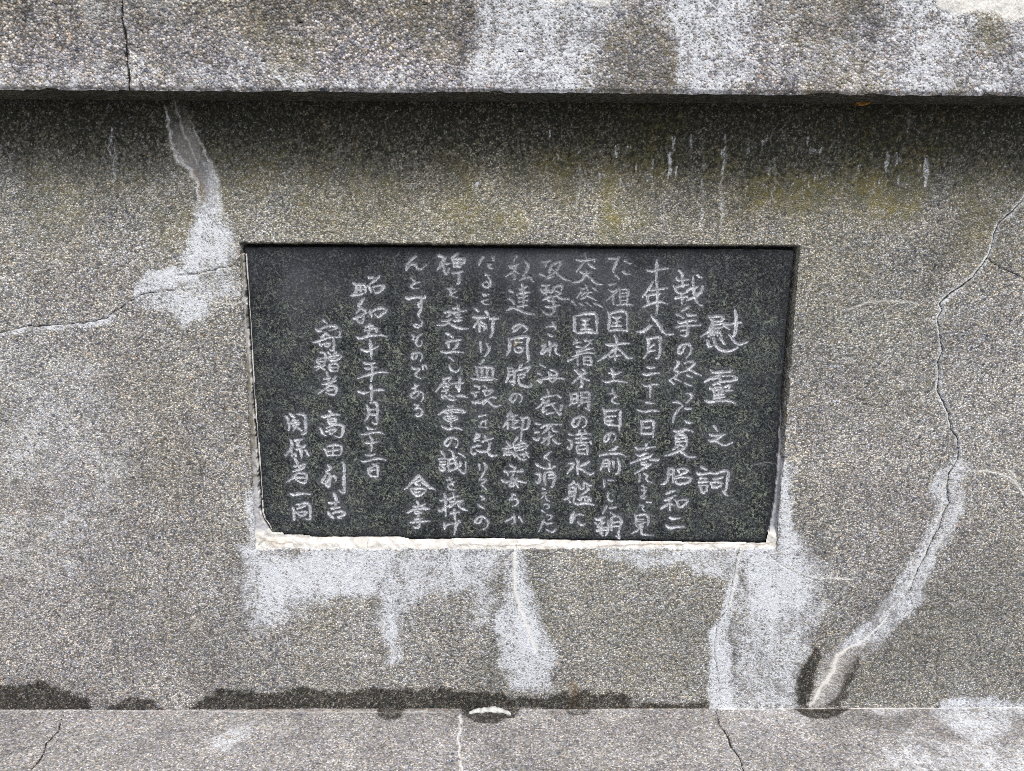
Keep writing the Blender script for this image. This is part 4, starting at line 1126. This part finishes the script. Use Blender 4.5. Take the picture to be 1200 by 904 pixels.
# depth behind wall face
dep = np.where(left > 0, .0055, np.where(tz > .1, .0085 + .021 * tz, .0085)) * (1 - low) + low * .0012
dep = dep + nz * .0045 + low * .0022 * (fbm(U, V, 28, 6, 2) - .5)
band = np.clip(-dr / .018, 0, 1)
dep = dep + low * band ** 2 * .0042
dep = dep + .03 * sstep(ztop - .003, ztop + .002, V)           # no mortar along the top
gapw = np.where(left > 0, .0012 + .0015 * (fbm(U, V, 25, 2, 3) > .56), .0062 - .0044 * (1 - tz)) * (1 - low)
dep = dep + .02 * sstep(0, .0012, gapw + nz * .006 - dq) * (dq > -.002) * (1 - low)
keep = ((dr < .0028) & (dq > np.where(low > .3, -.0008, -.004)))[:-1, :-1]
zero = np.zeros(U.shape)
R.f['ck'] = zero.copy()
for Lc in ([(305, 630), (318, 634), (330, 637), (345, 637)], [(303, 638), (312, 632), (322, 640)], [(340, 632), (352, 637)], [(431, 632), (431, 643)], [(606, 634), (605, 645)], [(866, 640), (865, 648)],
           [(866, 638), (880, 637), (896, 638), (902, 636)], [(700, 640), (740, 638), (790, 637), (850, 637)], [(550, 637), (600, 640), (640, 637)]):
    R.line(['ck'], Lc, .9, .7, .9, 2)
moss = (1 - low) * left * (.35 + .6 * sstep(.35, .6, fbm(U, V, 30, 1, 3))) * sstep(on_y(300, 585)[1], on_y(300, 540)[1], V)
lil = np.clip((1 - low) * (.75 + .2 * (1 - left)), 0, 1)
lil = np.where((dq < .0022) & (left > 0), lil * .25, lil)
moss = np.where((dq < .0022) & (left > 0), moss * .25, moss)
P = np.stack([U, dep, V], -1)
N = R.normals(P)
N = np.where(N[..., 1:2] > 0, -N, N)
mo_ = grid_object("mortar_bed", P, keep, {'m1': [1 - lil, moss, R.f['ck'], lil]}, M_MORT, pl, PLOC, N)
mo_['label'] = "cream white mortar band under and beside the slab"

# ------------------------------------------------------------------ dead leaf caught under the ledge
lx, lz = on_y(1013, 119, -.012)
lf_loc = (lx, -.012, lz)
vs, fs = [], []
n = 12
for i in range(n + 1):
    t = i / n
    wd_ = .0085 * math.sin(math.pi * t) ** .75 * (1 - .35 * t) + .0003
    cx = -.0155 + .031 * t
    cz = -.005 + .010 * t
    for s_ in (-1, -.5, 0, .5, 1):
        vs.append((lx + cx - s_ * wd_ * .25, -.012 - .003 * abs(s_) - .004 * math.sin(t * 3) + .0009 * math.sin(i * 2.1 + s_ * 2), lz + cz + s_ * wd_ * .85))
    if i:
        for k in range(4):
            a = (i - 1) * 5 + k
            fs.append((a, a + 1, a + 6, a + 5))
leaf = thing("dead_leaf", "small curled orange brown leaf caught on the wall just under the ledge", "leaf", lf_loc)
bl = mesh_object("leaf_blade", vs, fs, M_LEAF, leaf, lf_loc, True)
so = bl.modifiers.new("thick", 'SOLIDIFY'); so.thickness = .0005
ms, mf = [], []
for i in range(9):
    t = -.12 + 1.1 * i / 8
    cx = -.0155 + .031 * t; cz = -.005 + .010 * t
    for k in range(5):
        a = 2 * math.pi * k / 5
        ms.append((lx + cx, -.0128 - .004 * math.sin(max(t, 0) * 3) + .0004 * math.cos(a), lz + cz + .0004 * math.sin(a)))
    if i:
        for k in range(5):
            mf.append(((i - 1) * 5 + k, (i - 1) * 5 + (k + 1) % 5, i * 5 + (k + 1) % 5, i * 5 + k))
mesh_object("leaf_stalk", ms, mf, M_LEAF, leaf, lf_loc, True)

# ------------------------------------------------------------------ ground
gr = mesh_object("ground", [(-150, -150, 0), (150, -150, 0), (150, 150, 0), (-150, 150, 0)], [(0, 1, 2, 3)], M_GROUND)
gr['kind'] = 'structure'
print("tris", sum(len(o.data.polygons) * 2 for o in bpy.data.objects if o.type == 'MESH'))
